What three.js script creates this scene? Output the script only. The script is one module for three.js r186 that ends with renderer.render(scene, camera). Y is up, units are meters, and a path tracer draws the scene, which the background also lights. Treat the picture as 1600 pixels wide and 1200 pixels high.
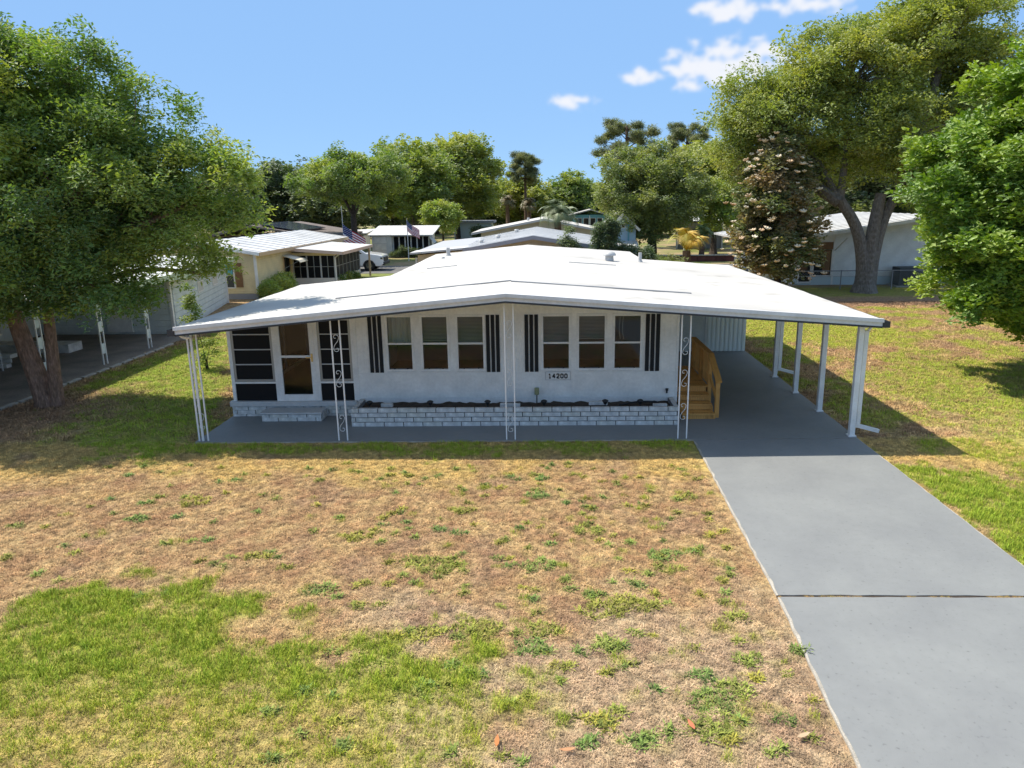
import * as THREE from 'three';
import { mergeGeometries, mergeVertices } from 'three/addons/utils/BufferGeometryUtils.js';
import { RoundedBoxGeometry } from 'three/addons/geometries/RoundedBoxGeometry.js';
import { createNoise2D, createNoise3D } from 'simplex-noise';

// ---------------------------------------------------------------- camera, sky, sun, exposure
const scene = new THREE.Scene();
const camera = new THREE.PerspectiveCamera(55.1, 4 / 3, 0.1, 4000);
camera.position.set(0, 4.6, 0);
camera.rotation.order = 'YXZ';
camera.rotation.set(-13.92 * Math.PI / 180, 0, -0.35 * Math.PI / 180);
camera.setViewOffset(1600, 1200, -58, 0, 1600, 1200);

const renderer = new THREE.WebGLRenderer({ antialias: true });
renderer.setSize(1024, 768);
renderer.toneMapping = THREE.LinearToneMapping;
renderer.toneMappingExposure = 2.05;
renderer.shadowMap.enabled = true;

const SUN = new THREE.Vector3(-0.587, 1, -0.277).normalize();
const sun = new THREE.DirectionalLight(new THREE.Color(1.0, 0.93, 0.815), 3.75);
sun.position.copy(SUN).multiplyScalar(120);
sun.target.position.set(0, 0, -25);
sun.position.add(sun.target.position);
sun.castShadow = true;
sun.shadow.radius = 1;
Object.assign(sun.shadow.camera, { left: -70, right: 70, top: 70, bottom: -70, near: 1, far: 300 });
scene.add(sun, sun.target);

function rng(seed) { let a = seed >>> 0; return () => { a |= 0; a = a + 0x6D2B79F5 | 0; let t = Math.imul(a ^ a >>> 15, 1 | a); t = t + Math.imul(t ^ t >>> 7, 61 | t) ^ t; return ((t ^ t >>> 14) >>> 0) / 4294967296; }; }
const n2 = createNoise2D(rng(11)), n3 = createNoise3D(rng(23));
const fbm2 = (x, y, o = 4) => { let s = 0, a = 0.5, f = 1; for (let i = 0; i < o; i++) { s += a * n2(x * f, y * f); a *= 0.5; f *= 2.03; } return s; };
const fbm3 = (x, y, z, o = 4) => { let s = 0, a = 0.5, f = 1; for (let i = 0; i < o; i++) { s += a * n3(x * f, y * f, z * f); a *= 0.5; f *= 2.03; } return s; };
const clamp = (x, a = 0, b = 1) => Math.min(b, Math.max(a, x));
const smooth = (a, b, x) => { const t = clamp((x - a) / (b - a)); return t * t * (3 - 2 * t); };
const lerp = (a, b, t) => a + (b - a) * t;

{ // spring sky, small fair-weather clouds; unseen clouds and paler zenith added for fill light
  const W = 2048, H = 1024, d = new Float32Array(W * H * 4);
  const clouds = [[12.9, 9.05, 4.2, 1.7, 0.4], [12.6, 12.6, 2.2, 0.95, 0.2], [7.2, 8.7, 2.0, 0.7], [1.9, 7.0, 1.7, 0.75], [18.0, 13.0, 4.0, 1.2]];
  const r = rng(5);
  for (let i = 0; i < 130; i++) { const el = 7 + r() * 76, s = Math.min(3.6, Math.sin(el * Math.PI / 180) / 0.16), az = el > 16 ? r() * 360 : 30 + r() * 290; clouds.push([az, el, (1.4 + r() * 2.2) * s, (0.5 + r() * 0.9) * s]); }  // larger clouds outside the view, added to brighten and neutralise the fill light
  for (let j = 0; j < H; j++) {
    const el = ((j + 0.5) / H - 0.5) * 180, t = clamp(el / 90), g = Math.pow(clamp(1 - t), 4.2), low = Math.exp(-Math.max(el, 0) / 5), ce = Math.cos(el * Math.PI / 180), py = Math.sin(el * Math.PI / 180);
    const row = el > 3 ? clouds.filter(q => Math.abs(el - q[1]) < 1.5 * q[3]) : [];
    for (let i = 0; i < W; i++) {
      const th = ((i + 0.5) / W - 0.5) * 2 * Math.PI, k = (j * W + i) * 4;
      let c = [lerp(0.148, 0.145, g) + 0.07 * low, lerp(0.258, 0.272, g) + 0.085 * low, lerp(0.44, 0.495, g) + 0.02 * low];
      if (row.length) {
        const ct = Math.cos(th), st = Math.sin(th), az = Math.atan2(ct, -st) * 180 / Math.PI; // 0 towards -z, positive to +x
        let m = 0, n = null;
        for (const q of row) {
          let da = az - q[0]; da = ((da + 540) % 360) - 180;
          const ex = da * ce / q[2], ey = (el - q[1]) / q[3];
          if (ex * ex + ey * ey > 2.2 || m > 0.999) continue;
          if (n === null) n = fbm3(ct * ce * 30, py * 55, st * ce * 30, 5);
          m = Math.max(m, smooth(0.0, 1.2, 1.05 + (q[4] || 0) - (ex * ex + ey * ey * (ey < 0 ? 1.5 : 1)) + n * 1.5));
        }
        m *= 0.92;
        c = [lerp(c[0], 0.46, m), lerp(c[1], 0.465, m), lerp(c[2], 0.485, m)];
      }
      d[k] = c[0]; d[k + 1] = c[1]; d[k + 2] = c[2]; d[k + 3] = 1;
    }
  }
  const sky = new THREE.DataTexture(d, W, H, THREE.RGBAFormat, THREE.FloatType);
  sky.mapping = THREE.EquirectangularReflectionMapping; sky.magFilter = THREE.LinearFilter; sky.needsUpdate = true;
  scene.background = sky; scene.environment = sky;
}

// ---------------------------------------------------------------- helpers
const used = {};
function numbered(n) { if (!(n in used)) { used[n] = 0; return n; } used[n]++; return n + '_' + String(used[n]).padStart(3, '0'); }
function metreUV(g) { // box-projected uv in metres
  g = g.index ? g.toNonIndexed() : g; const p = g.attributes.position, uv = new Float32Array(p.count * 2);
  const a = new THREE.Vector3(), b = new THREE.Vector3(), c = new THREE.Vector3();
  for (let i = 0; i < p.count; i += 3) {
    a.fromBufferAttribute(p, i); b.fromBufferAttribute(p, i + 1).sub(a); c.fromBufferAttribute(p, i + 2).sub(a); b.cross(c);
    const ax = Math.abs(b.x), ay = Math.abs(b.y), az = Math.abs(b.z);
    for (let k = 0; k < 3; k++) {
      const x = p.getX(i + k), y = p.getY(i + k), z = p.getZ(i + k), o = (i + k) * 2;
      if (ay >= ax && ay >= az) { uv[o] = x; uv[o + 1] = z; } else if (ax >= az) { uv[o] = z; uv[o + 1] = y; } else { uv[o] = x; uv[o + 1] = y; }
    }
  }
  g.setAttribute('uv', new THREE.BufferAttribute(uv, 2)); return g;
}
const bare = g => { for (const k of Object.keys(g.attributes)) if (k !== 'position' && k !== 'normal') g.deleteAttribute(k); return g.index ? g.toNonIndexed() : g; };
function join(list) { const a = Array.isArray(list) ? list : [list]; return metreUV(a.length > 1 ? mergeGeometries(a.map(bare)) : bare(a[0])); }
function mesh(name, geo, mat, parent) { const m = new THREE.Mesh(geo, mat); m.name = name; m.castShadow = m.receiveShadow = true; parent.add(m); return m; }
function obj(name, list, mat, parent) { return mesh(parent ? name : numbered(name), join(list), mat, parent || scene); }
function tag(o, label, category, group) { o.userData.label = label; o.userData.category = category; if (group) o.userData.group = group; return o; }
function thing(name, label, category, pos = [0, 0, 0], group, turn = 0) { const g = new THREE.Group(); g.name = numbered(name); g.position.set(...pos); g.rotation.y = turn; scene.add(g); return tag(g, label, category, group); }
function part(name, parent) { const g = new THREE.Group(); g.name = name; parent.add(g); return g; }
function structure(o) { o.userData.kind = 'structure'; return o; }
function stuff(o) { o.userData.kind = 'stuff'; return o; }
const bx = (x0, x1, y0, y1, z0, z1) => new THREE.BoxGeometry(Math.abs(x1 - x0), Math.abs(y1 - y0), Math.abs(z1 - z0)).translate((x0 + x1) / 2, (y0 + y1) / 2, (z0 + z1) / 2);
const rbx = (x0, x1, y0, y1, z0, z1, r = 0.01) => new RoundedBoxGeometry(Math.abs(x1 - x0), Math.abs(y1 - y0), Math.abs(z1 - z0), 1, Math.min(r, Math.abs(x1 - x0) * 0.45, Math.abs(y1 - y0) * 0.45, Math.abs(z1 - z0) * 0.45)).translate((x0 + x1) / 2, (y0 + y1) / 2, (z0 + z1) / 2);
const cyl = (r0, r1, h, x, y, z, s = 12) => new THREE.CylinderGeometry(r1, r0, h, s).translate(x, y + h / 2, z);
const V = (x, y, z) => new THREE.Vector3(x, y, z);
function bar(a, b, w, h = w) { // rectangular bar from a to b
  const d = b.clone().sub(a), L = d.length(), g = new THREE.BoxGeometry(w, h, L);
  const m = new THREE.Matrix4().lookAt(b, a, Math.abs(d.y) / L > 0.99 ? V(0, 0, 1) : V(0, 1, 0)); m.setPosition(a.clone().add(b).multiplyScalar(0.5));
  return g.applyMatrix4(m);
}
const tube = (pts, r, s = 5, n = 0) => new THREE.TubeGeometry(new THREE.CatmullRomCurve3(pts), n || Math.max(2, pts.length * 3), r, s, false);
function taper(pts, r0, r1, s = 7, n = 8, wob = 0) { // tapered limb
  const c = new THREE.CatmullRomCurve3(pts), g = new THREE.TubeGeometry(c, n, 1, s, false), p = g.attributes.position, f = V(0, 0, 0);
  for (let i = 0; i <= n; i++) { c.getPointAt(i / n, f); const r = lerp(r0, r1, i / n);
    for (let j = 0; j <= s; j++) { const k = i * (s + 1) + j; const w = 1 + wob * Math.sin((j % s) * 2.4 + 1.3) ; p.setXYZ(k, f.x + (p.getX(k) - f.x) * r * w, f.y + (p.getY(k) - f.y) * r * w, f.z + (p.getZ(k) - f.z) * r * w); } }
  g.computeVertexNormals(); return g;
}
function poly(points, depth, z) { const s = new THREE.Shape(points.map(p => new THREE.Vector2(p[0], p[1]))); return { s, g: () => new THREE.ExtrudeGeometry(s, { depth, bevelEnabled: false }).translate(0, 0, z) }; }
function hole(s, x0, x1, y0, y1) { s.holes.push(new THREE.Path([[x0, y0], [x0, y1], [x1, y1], [x1, y0]].map(p => new THREE.Vector2(...p)))); }

// ---------------------------------------------------------------- textures and materials
function tex(N, fn, srgb = true, rep = 1, M = N) {
  const d = new Uint8Array(N * M * 4);
  for (let j = 0; j < M; j++) for (let i = 0; i < N; i++) { const c = fn(i / N, j / M), k = (j * N + i) * 4; if (typeof c === 'number') { d[k] = d[k + 1] = d[k + 2] = clamp(c) * 255; } else { d[k] = clamp(c[0]) * 255; d[k + 1] = clamp(c[1]) * 255; d[k + 2] = clamp(c[2]) * 255; } d[k + 3] = 255; }
  const t = new THREE.DataTexture(d, N, M, THREE.RGBAFormat); t.wrapS = t.wrapT = THREE.RepeatWrapping; t.magFilter = THREE.LinearFilter; t.minFilter = THREE.LinearMipmapLinearFilter;
  if (srgb) t.colorSpace = THREE.SRGBColorSpace; t.repeat.set(rep, rep); t.needsUpdate = true; return t;
}
const again = (t, rx, ry = rx) => { const c = t.clone(); c.repeat.set(rx, ry); c.needsUpdate = true; return c; };
// tileable noise on a torus
const GX = new Float64Array(256).map((_, i) => Math.cos(i * Math.PI / 128)), GY = new Float64Array(256).map((_, i) => Math.sin(i * Math.PI / 128));
const hsh = (i, j, s) => { let h = Math.imul(i, 374761393) + Math.imul(j, 668265263) + Math.imul(s | 0, 974634777); h = Math.imul(h ^ h >>> 13, 1274126177); return (h ^ h >>> 16) & 255; };
const perio = (x, y, p, s) => { const i = Math.floor(x), j = Math.floor(y), a = x - i, b = y - j, u = a * a * (3 - 2 * a), v = b * b * (3 - 2 * b), i0 = i % p, i1 = (i + 1) % p, j0 = j % p, j1 = (j + 1) % p; let h = hsh(i0, j0, s); const A = GX[h] * a + GY[h] * b; h = hsh(i1, j0, s); const B_ = GX[h] * (a - 1) + GY[h] * b; h = hsh(i0, j1, s); const C = GX[h] * a + GY[h] * (b - 1); h = hsh(i1, j1, s); const D = GX[h] * (a - 1) + GY[h] * (b - 1); return 1.4 * lerp(lerp(A, B_, u), lerp(C, D, u), v); };
const tnoise = (u, v, f, o = 4, s = 0) => { let t = 0, am = 0.5; f = Math.max(1, Math.round(f)); for (let k = 0; k < o; k++) { t += am * perio(u * f, v * f, f, s * 17 + k); am *= 0.5; f *= 2; } return t; };
const aniso = (u, v, fu, fv, s) => 0.6 * tnoise((u * fu / fv) % 1, v, fv, 2, s) + 0.5 * tnoise((u * fu / fv * 2) % 1, v, fv * 2, 2, s + 5);
const T = {};
T.mottle = tex(512, (u, v) => { const n = tnoise(u, v, 5, 5), m = tnoise(u, v, 40, 2, 7); return 0.93 + n * 0.10 + m * 0.05; }, true, 0.4);
T.grit = tex(512, (u, v) => 0.5 + tnoise(u, v, 60, 3, 3) * 0.7, false, 1);
T.grain = tex(512, (u, v) => { const g = aniso(u, v, 40, 4, 2); const k = Math.pow(clamp(tnoise(u, v, 6, 2, 9) + 0.1), 3); return [0.90 + g * 0.22 - k * 0.8, 0.88 + g * 0.26 - k * 0.9, 0.84 + g * 0.3 - k]; }, true, 1);
T.bark = tex(512, (u, v) => { const g = aniso(u, v, 24, 6, 4), h = tnoise(u, v, 7, 3, 8); return [0.80 + g * 0.45 + h * 0.2, 0.78 + g * 0.45 + h * 0.2, 0.76 + g * 0.42 + h * 0.24]; }, true, 1);
T.paint = tex(768, (u, v) => { // worn grey deck paint: soft mottling, scuffs, a few specks
  const a = tnoise(u, v, 4, 5, 1), b = tnoise(u * 1, v, 30, 3, 6), s = Math.pow(clamp(tnoise(u, v, 90, 2, 12) * 1.3), 4);
  const k = 0.94 + a * 0.075 + b * 0.03 - s * 0.8; return [k, k, k - a * 0.01]; }, true, 0.25);
T.membrane = tex(768, (u, v) => { const a = tnoise(u, v, 3, 5, 5), st = Math.pow(clamp(tnoise(u, v, 9, 4, 15) * 1.5 - 0.15), 2); const k = 0.97 + a * 0.16 - st * 0.38; return [k, k - st * 0.01, k - st * 0.03]; }, true, 0.12);
T.asphalt = tex(512, (u, v) => 0.85 + tnoise(u, v, 5, 4, 2) * 0.2 + tnoise(u, v, 90, 2, 5) * 0.25, true, 0.3);
T.straw = tex(512, (u, v) => 0.5 + 0.9 * tnoise(u, v, 90, 3, 31) + 0.5 * tnoise(u, v, 30, 2, 8), false, 1);
T.ribs = tex(256, (u, v) => { const w = Math.abs((u * 8) % 1 - 0.5) * 2; return w > 0.93 ? 0.2 : 0.9; }, false, 1);

const mats = [];
function mat(r, g, b, rough = 0.7, o = {}) { const m = new THREE.MeshStandardMaterial({ roughness: rough, ...o }); m.color.setRGB(r, g, b); return m; }
const M = {};
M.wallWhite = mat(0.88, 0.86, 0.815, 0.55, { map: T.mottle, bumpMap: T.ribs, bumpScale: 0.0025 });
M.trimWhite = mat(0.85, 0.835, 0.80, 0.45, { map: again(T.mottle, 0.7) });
M.trimGrey = mat(0.55, 0.55, 0.54, 0.5, { map: T.mottle });
M.roof = mat(0.50, 0.485, 0.46, 0.75, { map: T.membrane, bumpMap: again(T.membrane, 0.35), bumpScale: 0.012 });
M.soffit = mat(0.66, 0.66, 0.65, 0.6, { map: T.mottle });
M.seam = mat(0.30, 0.30, 0.30, 0.5);
M.fascia = mat(0.70, 0.70, 0.71, 0.45, { map: T.mottle });
M.gutter = mat(0.018, 0.022, 0.035, 0.35);
M.slab = mat(0.222, 0.23, 0.228, 0.62, { map: T.paint, bumpMap: again(T.grit, 3), bumpScale: 0.002 });
M.rawConcrete = mat(0.50, 0.46, 0.39, 0.9, { map: again(T.asphalt, 0.8) });
M.brick = [0, 1, 2, 3].map(i => mat(0.80 + 0.05 * (i % 2) - 0.04 * (i > 2), 0.785 + 0.05 * (i % 2) - 0.04 * (i > 2), 0.745 + 0.045 * (i % 2) - 0.03 * (i > 1), 0.75, { map: again(T.asphalt, 1.1 + i * 0.2), bumpMap: again(T.grit, 4), bumpScale: 0.004 }));
M.mortar = mat(0.16, 0.155, 0.15, 0.95);
M.shutter = mat(0.011, 0.012, 0.014, 0.85);
M.wood = [0, 1, 2].map(i => mat(0.66 + 0.03 * i, 0.34 + 0.02 * i, 0.09 + 0.01 * i, 0.6, { map: again(T.grain, 1.3 + 0.3 * i, 0.9) }));
M.alu = mat(0.30, 0.31, 0.31, 0.4, { metalness: 0.5 });
M.black = mat(0.012, 0.012, 0.013, 0.5);
M.soil = mat(0.11, 0.075, 0.05, 1, { map: again(T.asphalt, 2), bumpMap: again(T.grit, 2), bumpScale: 0.03 });
M.iron = mat(0.72, 0.71, 0.69, 0.45);
M.glass = new THREE.MeshPhysicalMaterial({ color: 0xffffff, roughness: 0.03, transmission: 1, thickness: 0, ior: 1.45 }); M.glass.color.setRGB(0.62, 0.68, 0.71);
M.screen = new THREE.MeshPhysicalMaterial({ roughness: 0.6, transmission: 0.5, thickness: 0, specularIntensity: 0.4 }); M.screen.color.setRGB(0.012, 0.012, 0.014);
M.darkGlass = mat(0.02, 0.024, 0.028, 0.06);
M.room = mat(0.35, 0.36, 0.36, 0.9);
M.roomFloor = mat(0.20, 0.20, 0.19, 0.9);
M.blind = mat(0.55, 0.53, 0.48, 0.8);
M.brass = mat(0.55, 0.42, 0.2, 0.35, { metalness: 0.8 });
M.asphalt = mat(0.16, 0.155, 0.15, 0.95, { map: T.asphalt });
M.chrome = mat(0.6, 0.6, 0.6, 0.2, { metalness: 1 });

// ---------------------------------------------------------------- ground: worn spring lawn, straw with green patches
const inside = (poly, x, z) => { let c = false; for (let i = 0, j = poly.length - 1; i < poly.length; j = i++) { const [xi, zi] = poly[i], [xj, zj] = poly[j]; if ((zi > z) !== (zj > z) && x < (xj - xi) * (z - zi) / (zj - zi) + xi) c = !c; } return c; };
const edgeDist = (poly, x, z) => { let d = 1e9; for (let i = 0, j = poly.length - 1; i < poly.length; j = i++) { const [ax, az] = poly[j], [bx_, bz] = poly[i], ux = bx_ - ax, uz = bz - az, t = clamp(((x - ax) * ux + (z - az) * uz) / (ux * ux + uz * uz)); d = Math.min(d, Math.hypot(x - ax - t * ux, z - az - t * uz)); } return inside(poly, x, z) ? d : -d; };
const patches = [ // outline, greenness, softness, yellowness
  [[[-7.6, -6.4], [-6.13, -7.31], [-6.16, -7.99], [-5.5, -8.44], [-4.42, -8.04], [-4.08, -7.82], [-3.69, -7.96], [-3.15, -7.53], [-3.2, -7.09], [-2.6, -6.97], [-2.26, -6.74], [-2.04, -6.9], [-1.1, -6.95], [-0.68, -6.83], [-0.39, -6.4], [-0.36, -5.75], [-0.5, -5.36], [-0.9, -4.8], [-2, -3], [-9, -3]], 0.95, 0.14, 0.3],
  [[[6.05, -12.12], [7.05, -11.89], [7.81, -11.35], [9.5, -11.0], [13, -10], [13, -3], [6.05, -3]], 0.95, 0.14, 0.2],
  [[[-12.12, -18.87], [-12.09, -23.65], [-11.97, -27.36], [-8.51, -18.78], [-6.92, -14.38], [-7.19, -12.85], [-9.71, -14.02]], 0.85, 0.5, 0.15],
  [[[6.6, -29.5], [10.4, -28.6], [12.9, -26.2], [12.2, -23.9], [9.21, -23.3], [6.6, -24.6]], 0.7, 0.6, 0.45],
  [[[8.2, -19.04], [11.39, -21.5], [16, -20], [16, -12.5], [9.0, -13.0]], 0.6, 0.8, 0.3],
  [[[-7, -13.85], [2.8, -13.85], [2.75, -13.2], [-7, -13.15]], 0.62, 0.25, 0.35],
  [[[12, -40], [26, -40.2], [26, -35.8], [12.4, -36]], 0.9, 0.5, 0.2],
  [[[-12.4, -44], [-8, -44], [-7.2, -17], [-12.2, -28]], 0.75, 0.6, 0.4],
];
function lawnExact(x, z) { // -> [greenness, yellowness, bareness]
  const w = fbm2(x * 0.9 + 3, z * 0.9, 4), f = fbm2(x * 3.1, z * 3.1 + 9, 3);
  let g = 0, y = 0.4;
  for (const [pl, a, s, yy] of patches) { const d = edgeDist(pl, x, z); if (d < -1.5 * s - 0.7) continue; const k = smooth(-s, s, d + w * 0.75 + f * 0.28) * a; if (k > g) { g = k; y = yy; } }
  if (pt(x, z)) { const fade = smooth(-5.6, -6.5, z + w * 0.6); g *= lerp(0.55, 1, fade); y = lerp(0.55, y, fade); }
  g *= clamp(0.78 + 0.55 * fbm2(x * 1.7 - 8, z * 1.7, 3) + 0.3 * f);
  const spots = smooth(0.36, 0.6, fbm2(x * 2.6 + 40, z * 2.6 - 12, 3) + 0.12 * w) * smooth(-2.9, -1.2, x + w) * (x < 2.9 ? 1 : 0) * smooth(-13, -11.5, z) ;
  g = Math.max(g, spots * 0.8);
  const scat = smooth(0.42, 0.62, fbm2(x * 1.1 + 70, z * 1.1 + 5, 4)) * 0.45; g = Math.max(g, scat);
  if (x > 6) { const yard = smooth(-0.25, 0.45, fbm2(x * 0.42 + 11, z * 0.42 + 2, 4)); g = Math.max(g, 0.55 * yard); }
  let bare = smooth(0.12, 0.5, fbm2(x * 0.55 + 20, z * 0.55 + 31, 4)) * 0.8;
  if (x > 11 && z < -31.5 && z > -36) { const q = smooth(-0.3, 0.3, 1.6 - Math.abs(z + 33.8) + w); bare = Math.max(bare, q); g *= 1 - q; }
  const tr = Math.hypot(x + 11.6, z + 16.2); bare = Math.max(bare, smooth(3.2, 1.0, tr + w) * 0.9); g *= 1 - 0.75 * smooth(3.2, 1.0, tr + w);
  return [clamp(g), y, clamp(bare)];
}
const LG = { x0: -19, z0: -43, s: 0.1, nx: 421, nz: 421, d: null };
function lawn(x, z) { // looked up on a 10 cm grid
  if (!LG.d) { LG.d = new Float32Array(LG.nx * LG.nz * 3); for (let j = 0; j < LG.nz; j++) for (let i = 0; i < LG.nx; i++) LG.d.set(lawnExact(LG.x0 + i * LG.s, LG.z0 + j * LG.s), (j * LG.nx + i) * 3); }
  const fx = clamp((x - LG.x0) / LG.s, 0, LG.nx - 1.001), fz = clamp((z - LG.z0) / LG.s, 0, LG.nz - 1.001), i = fx | 0, j = fz | 0, a = fx - i, b = fz - j, o = [0, 0, 0], k = (j * LG.nx + i) * 3, q = k + LG.nx * 3;
  for (let c = 0; c < 3; c++) o[c] = lerp(lerp(LG.d[k + c], LG.d[k + 3 + c], a), lerp(LG.d[q + c], LG.d[q + 3 + c], a), b);
  return o;
}
const pt = (x, z) => x < 0 && z > -8.6;
function lawnColour(x, z, r = 0.5) { // linear albedo
  const [g, y, b] = lawn(x, z);
  const t = clamp(0.5 + 1.0 * fbm2(x * 1.3 + 60, z * 1.3 - 20, 3) + 0.35 * n2(x * 5.1, z * 5.1));
  const w2 = fbm2(x * 0.5 - 5, z * 0.5 + 8, 3), near = smooth(-11.2, -12.6, z + w2 * 1.6) * (z > -14 ? 1 : 0), grey = smooth(-8.6, -6.6, z + w2 * 2.6) * smooth(-3.2, -0.6, x + w2 * 2);
  const straw = [0, 1, 2].map(i => { let c = lerp([0.43, 0.30, 0.135][i], [0.315, 0.185, 0.088][i], t); c = lerp(c, [0.47, 0.335, 0.105][i], near * 0.8); return lerp(c, [0.375, 0.285, 0.185][i], grey * 0.6); }), dirt = [0.29, 0.18, 0.105], green = [lerp(0.20, 0.34, y), lerp(0.26, 0.32, y), lerp(0.018, 0.026, y)];
  return [0, 1, 2].map(i => { let c = lerp(straw[i], dirt[i], b * 0.8); c = lerp(c, green[i], g); return c; });
}
const toS = c => c <= 0.0031308 ? c * 12.92 : 1.055 * Math.pow(c, 1 / 2.4) - 0.055;
{
  const X0 = -18, X1 = 22, Z0 = -42, Z1 = -2, N = 2048, step = 8, K = N / step + 1;
  const low = []; for (let j = 0; j < K; j++) for (let i = 0; i < K; i++) low.push(lawnColour(lerp(X0, X1, i / (K - 1)), lerp(Z0, Z1, j / (K - 1))));
  const t = tex(N, (u, v) => { // v = 0 is the far edge here
    const fx = u * (K - 1), fz = v * (K - 1), i = Math.min(K - 2, fx | 0), j = Math.min(K - 2, fz | 0), a = fx - i, b = fz - j, x = lerp(X0, X1, u), z = lerp(Z0, Z1, v);
    const c = [0, 1, 2].map(q => lerp(lerp(low[j * K + i][q], low[j * K + i + 1][q], a), lerp(low[(j + 1) * K + i][q], low[(j + 1) * K + i + 1][q], a), b));
    const k = clamp(0.86 + 0.28 * n2(x * 6, z * 6) + 0.25 * n2(x * 21, z * 21) + 0.35 * n2(x * 47, z * 47), 0.3, 1.6), rr = 1 + 0.06 * n2(x * 9, z * 13);
    return [toS(c[0] * k * rr), toS(c[1] * k), toS(c[2] * k / rr)];
  });
  t.wrapS = t.wrapT = THREE.ClampToEdgeWrapping;
  const g = new THREE.PlaneGeometry(X1 - X0, Z1 - Z0, 160, 160), p = g.attributes.position, uv = g.attributes.uv;
  g.rotateX(-Math.PI / 2).translate((X0 + X1) / 2, 0, (Z0 + Z1) / 2);
  for (let i = 0; i < p.count; i++) { const x = p.getX(i), z = p.getZ(i); p.setY(i, 0.006 + 0.012 * (0.5 + 0.5 * fbm2(x * 0.8, z * 0.8, 3))); uv.setXY(i, (x - X0) / (X1 - X0), (z - Z0) / (Z1 - Z0)); }
  g.computeVertexNormals();
  const m = new THREE.MeshStandardMaterial({ map: t, roughness: 1, bumpMap: again(T.straw, 26), bumpScale: 0.02 });
  structure(mesh('lawn', g, m, scene));
  // the neighbourhood's ground, out to the horizon
  const far = tex(512, (u, v) => { const a = tnoise(u, v, 6, 5, 2), b = tnoise(u, v, 14, 4, 17), k = 0.85 + 0.5 * tnoise(u, v, 120, 2, 4), gr = smooth(-0.25, 0.25, a), s = smooth(0.1, 0.4, b);
    const c = [lerp(0.33, 0.16, gr), lerp(0.245, 0.19, gr), lerp(0.13, 0.035, gr)].map((q, i) => lerp(q, [0.28, 0.19, 0.115][i], s * 0.6)); return c.map(q => toS(q * k)); }, true, 1);
  const gg = new THREE.PlaneGeometry(3200, 3200, 1, 1); gg.rotateX(-Math.PI / 2); gg.attributes.uv.array.forEach((q, i, A) => A[i] = q * 3200 / 26);
  structure(mesh('ground', gg, new THREE.MeshStandardMaterial({ map: far, roughness: 1 }), scene));
}
// street behind the homes
structure(obj('street', bx(-160, 160, -0.02, 0.012, -55.5, -49.5), M.asphalt));

// ---------------------------------------------------------------- driveway, carport floor and patio: painted concrete
{
  const dw = new THREE.Group(); dw.name = 'driveway'; scene.add(dw); structure(dw);
  const slab = (pts, name, r) => { // irregular, chipped edges
    const out = []; const rr = rng(r);
    pts.forEach((p, i) => { const q = pts[(i + 1) % pts.length], L = Math.hypot(q[0] - p[0], q[1] - p[1]), n = Math.max(1, Math.round(L / 0.16)); for (let k = 0; k < n; k++) { const t = k / n; out.push([lerp(p[0], q[0], t) + (k ? (rr() - 0.5) * 0.016 : 0), -(lerp(p[1], q[1], t) + (k ? (rr() - 0.5) * 0.016 : 0))]); } });
    const s = new THREE.Shape(out.map(p => new THREE.Vector2(...p)));
    const mk = (d, y, inset) => { const g = new THREE.ExtrudeGeometry(s, { depth: d, bevelEnabled: false }); g.rotateX(-Math.PI / 2).translate(0, y, 0); return g; };
    obj(name, mk(0.044, -0.004, 0), M.rawConcrete, dw);
    const st = new THREE.Shape(out.map((p, i) => { const x = p[0], z = -p[1], left = name === 'concrete_slab' && x < 2.9 && z > -13.7, right = name === 'concrete_slab' && x > 5.95; const k = 0.022 + 0.02 * fbm2(z * 2.5, 7, 3) + 0.02 * Math.max(0, n2(z * 6, 3)); return new THREE.Vector2(left ? x + k : right ? x - k * 0.6 : x, p[1]); }));
    const top = new THREE.ShapeGeometry(st); top.rotateX(-Math.PI / 2).translate(0, 0.044, 0); obj('paint_coat', top, M.slab, dw);
  };
  slab([[2.83, -13.78], [6.07, -13.78], [6.06, -7.83], [2.69, -7.89]], 'concrete_slab', 1);
  slab([[2.69, -7.845], [6.06, -7.785], [6.05, -2.5], [2.40, -2.5]], 'concrete_slab', 2);
  slab([[-6.98, -15.62], [-6.98, -13.8], [6.07, -13.8], [6.12, -22.5], [2.83, -22.5], [2.83, -15.62]].reverse(), 'carport_and_patio_slab', 3);
  const dirt = obj('joint_dirt', bx(2.69, 6.05, -0.01, 0.034, -7.9, -7.77), M.soil, dw);
}

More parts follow.
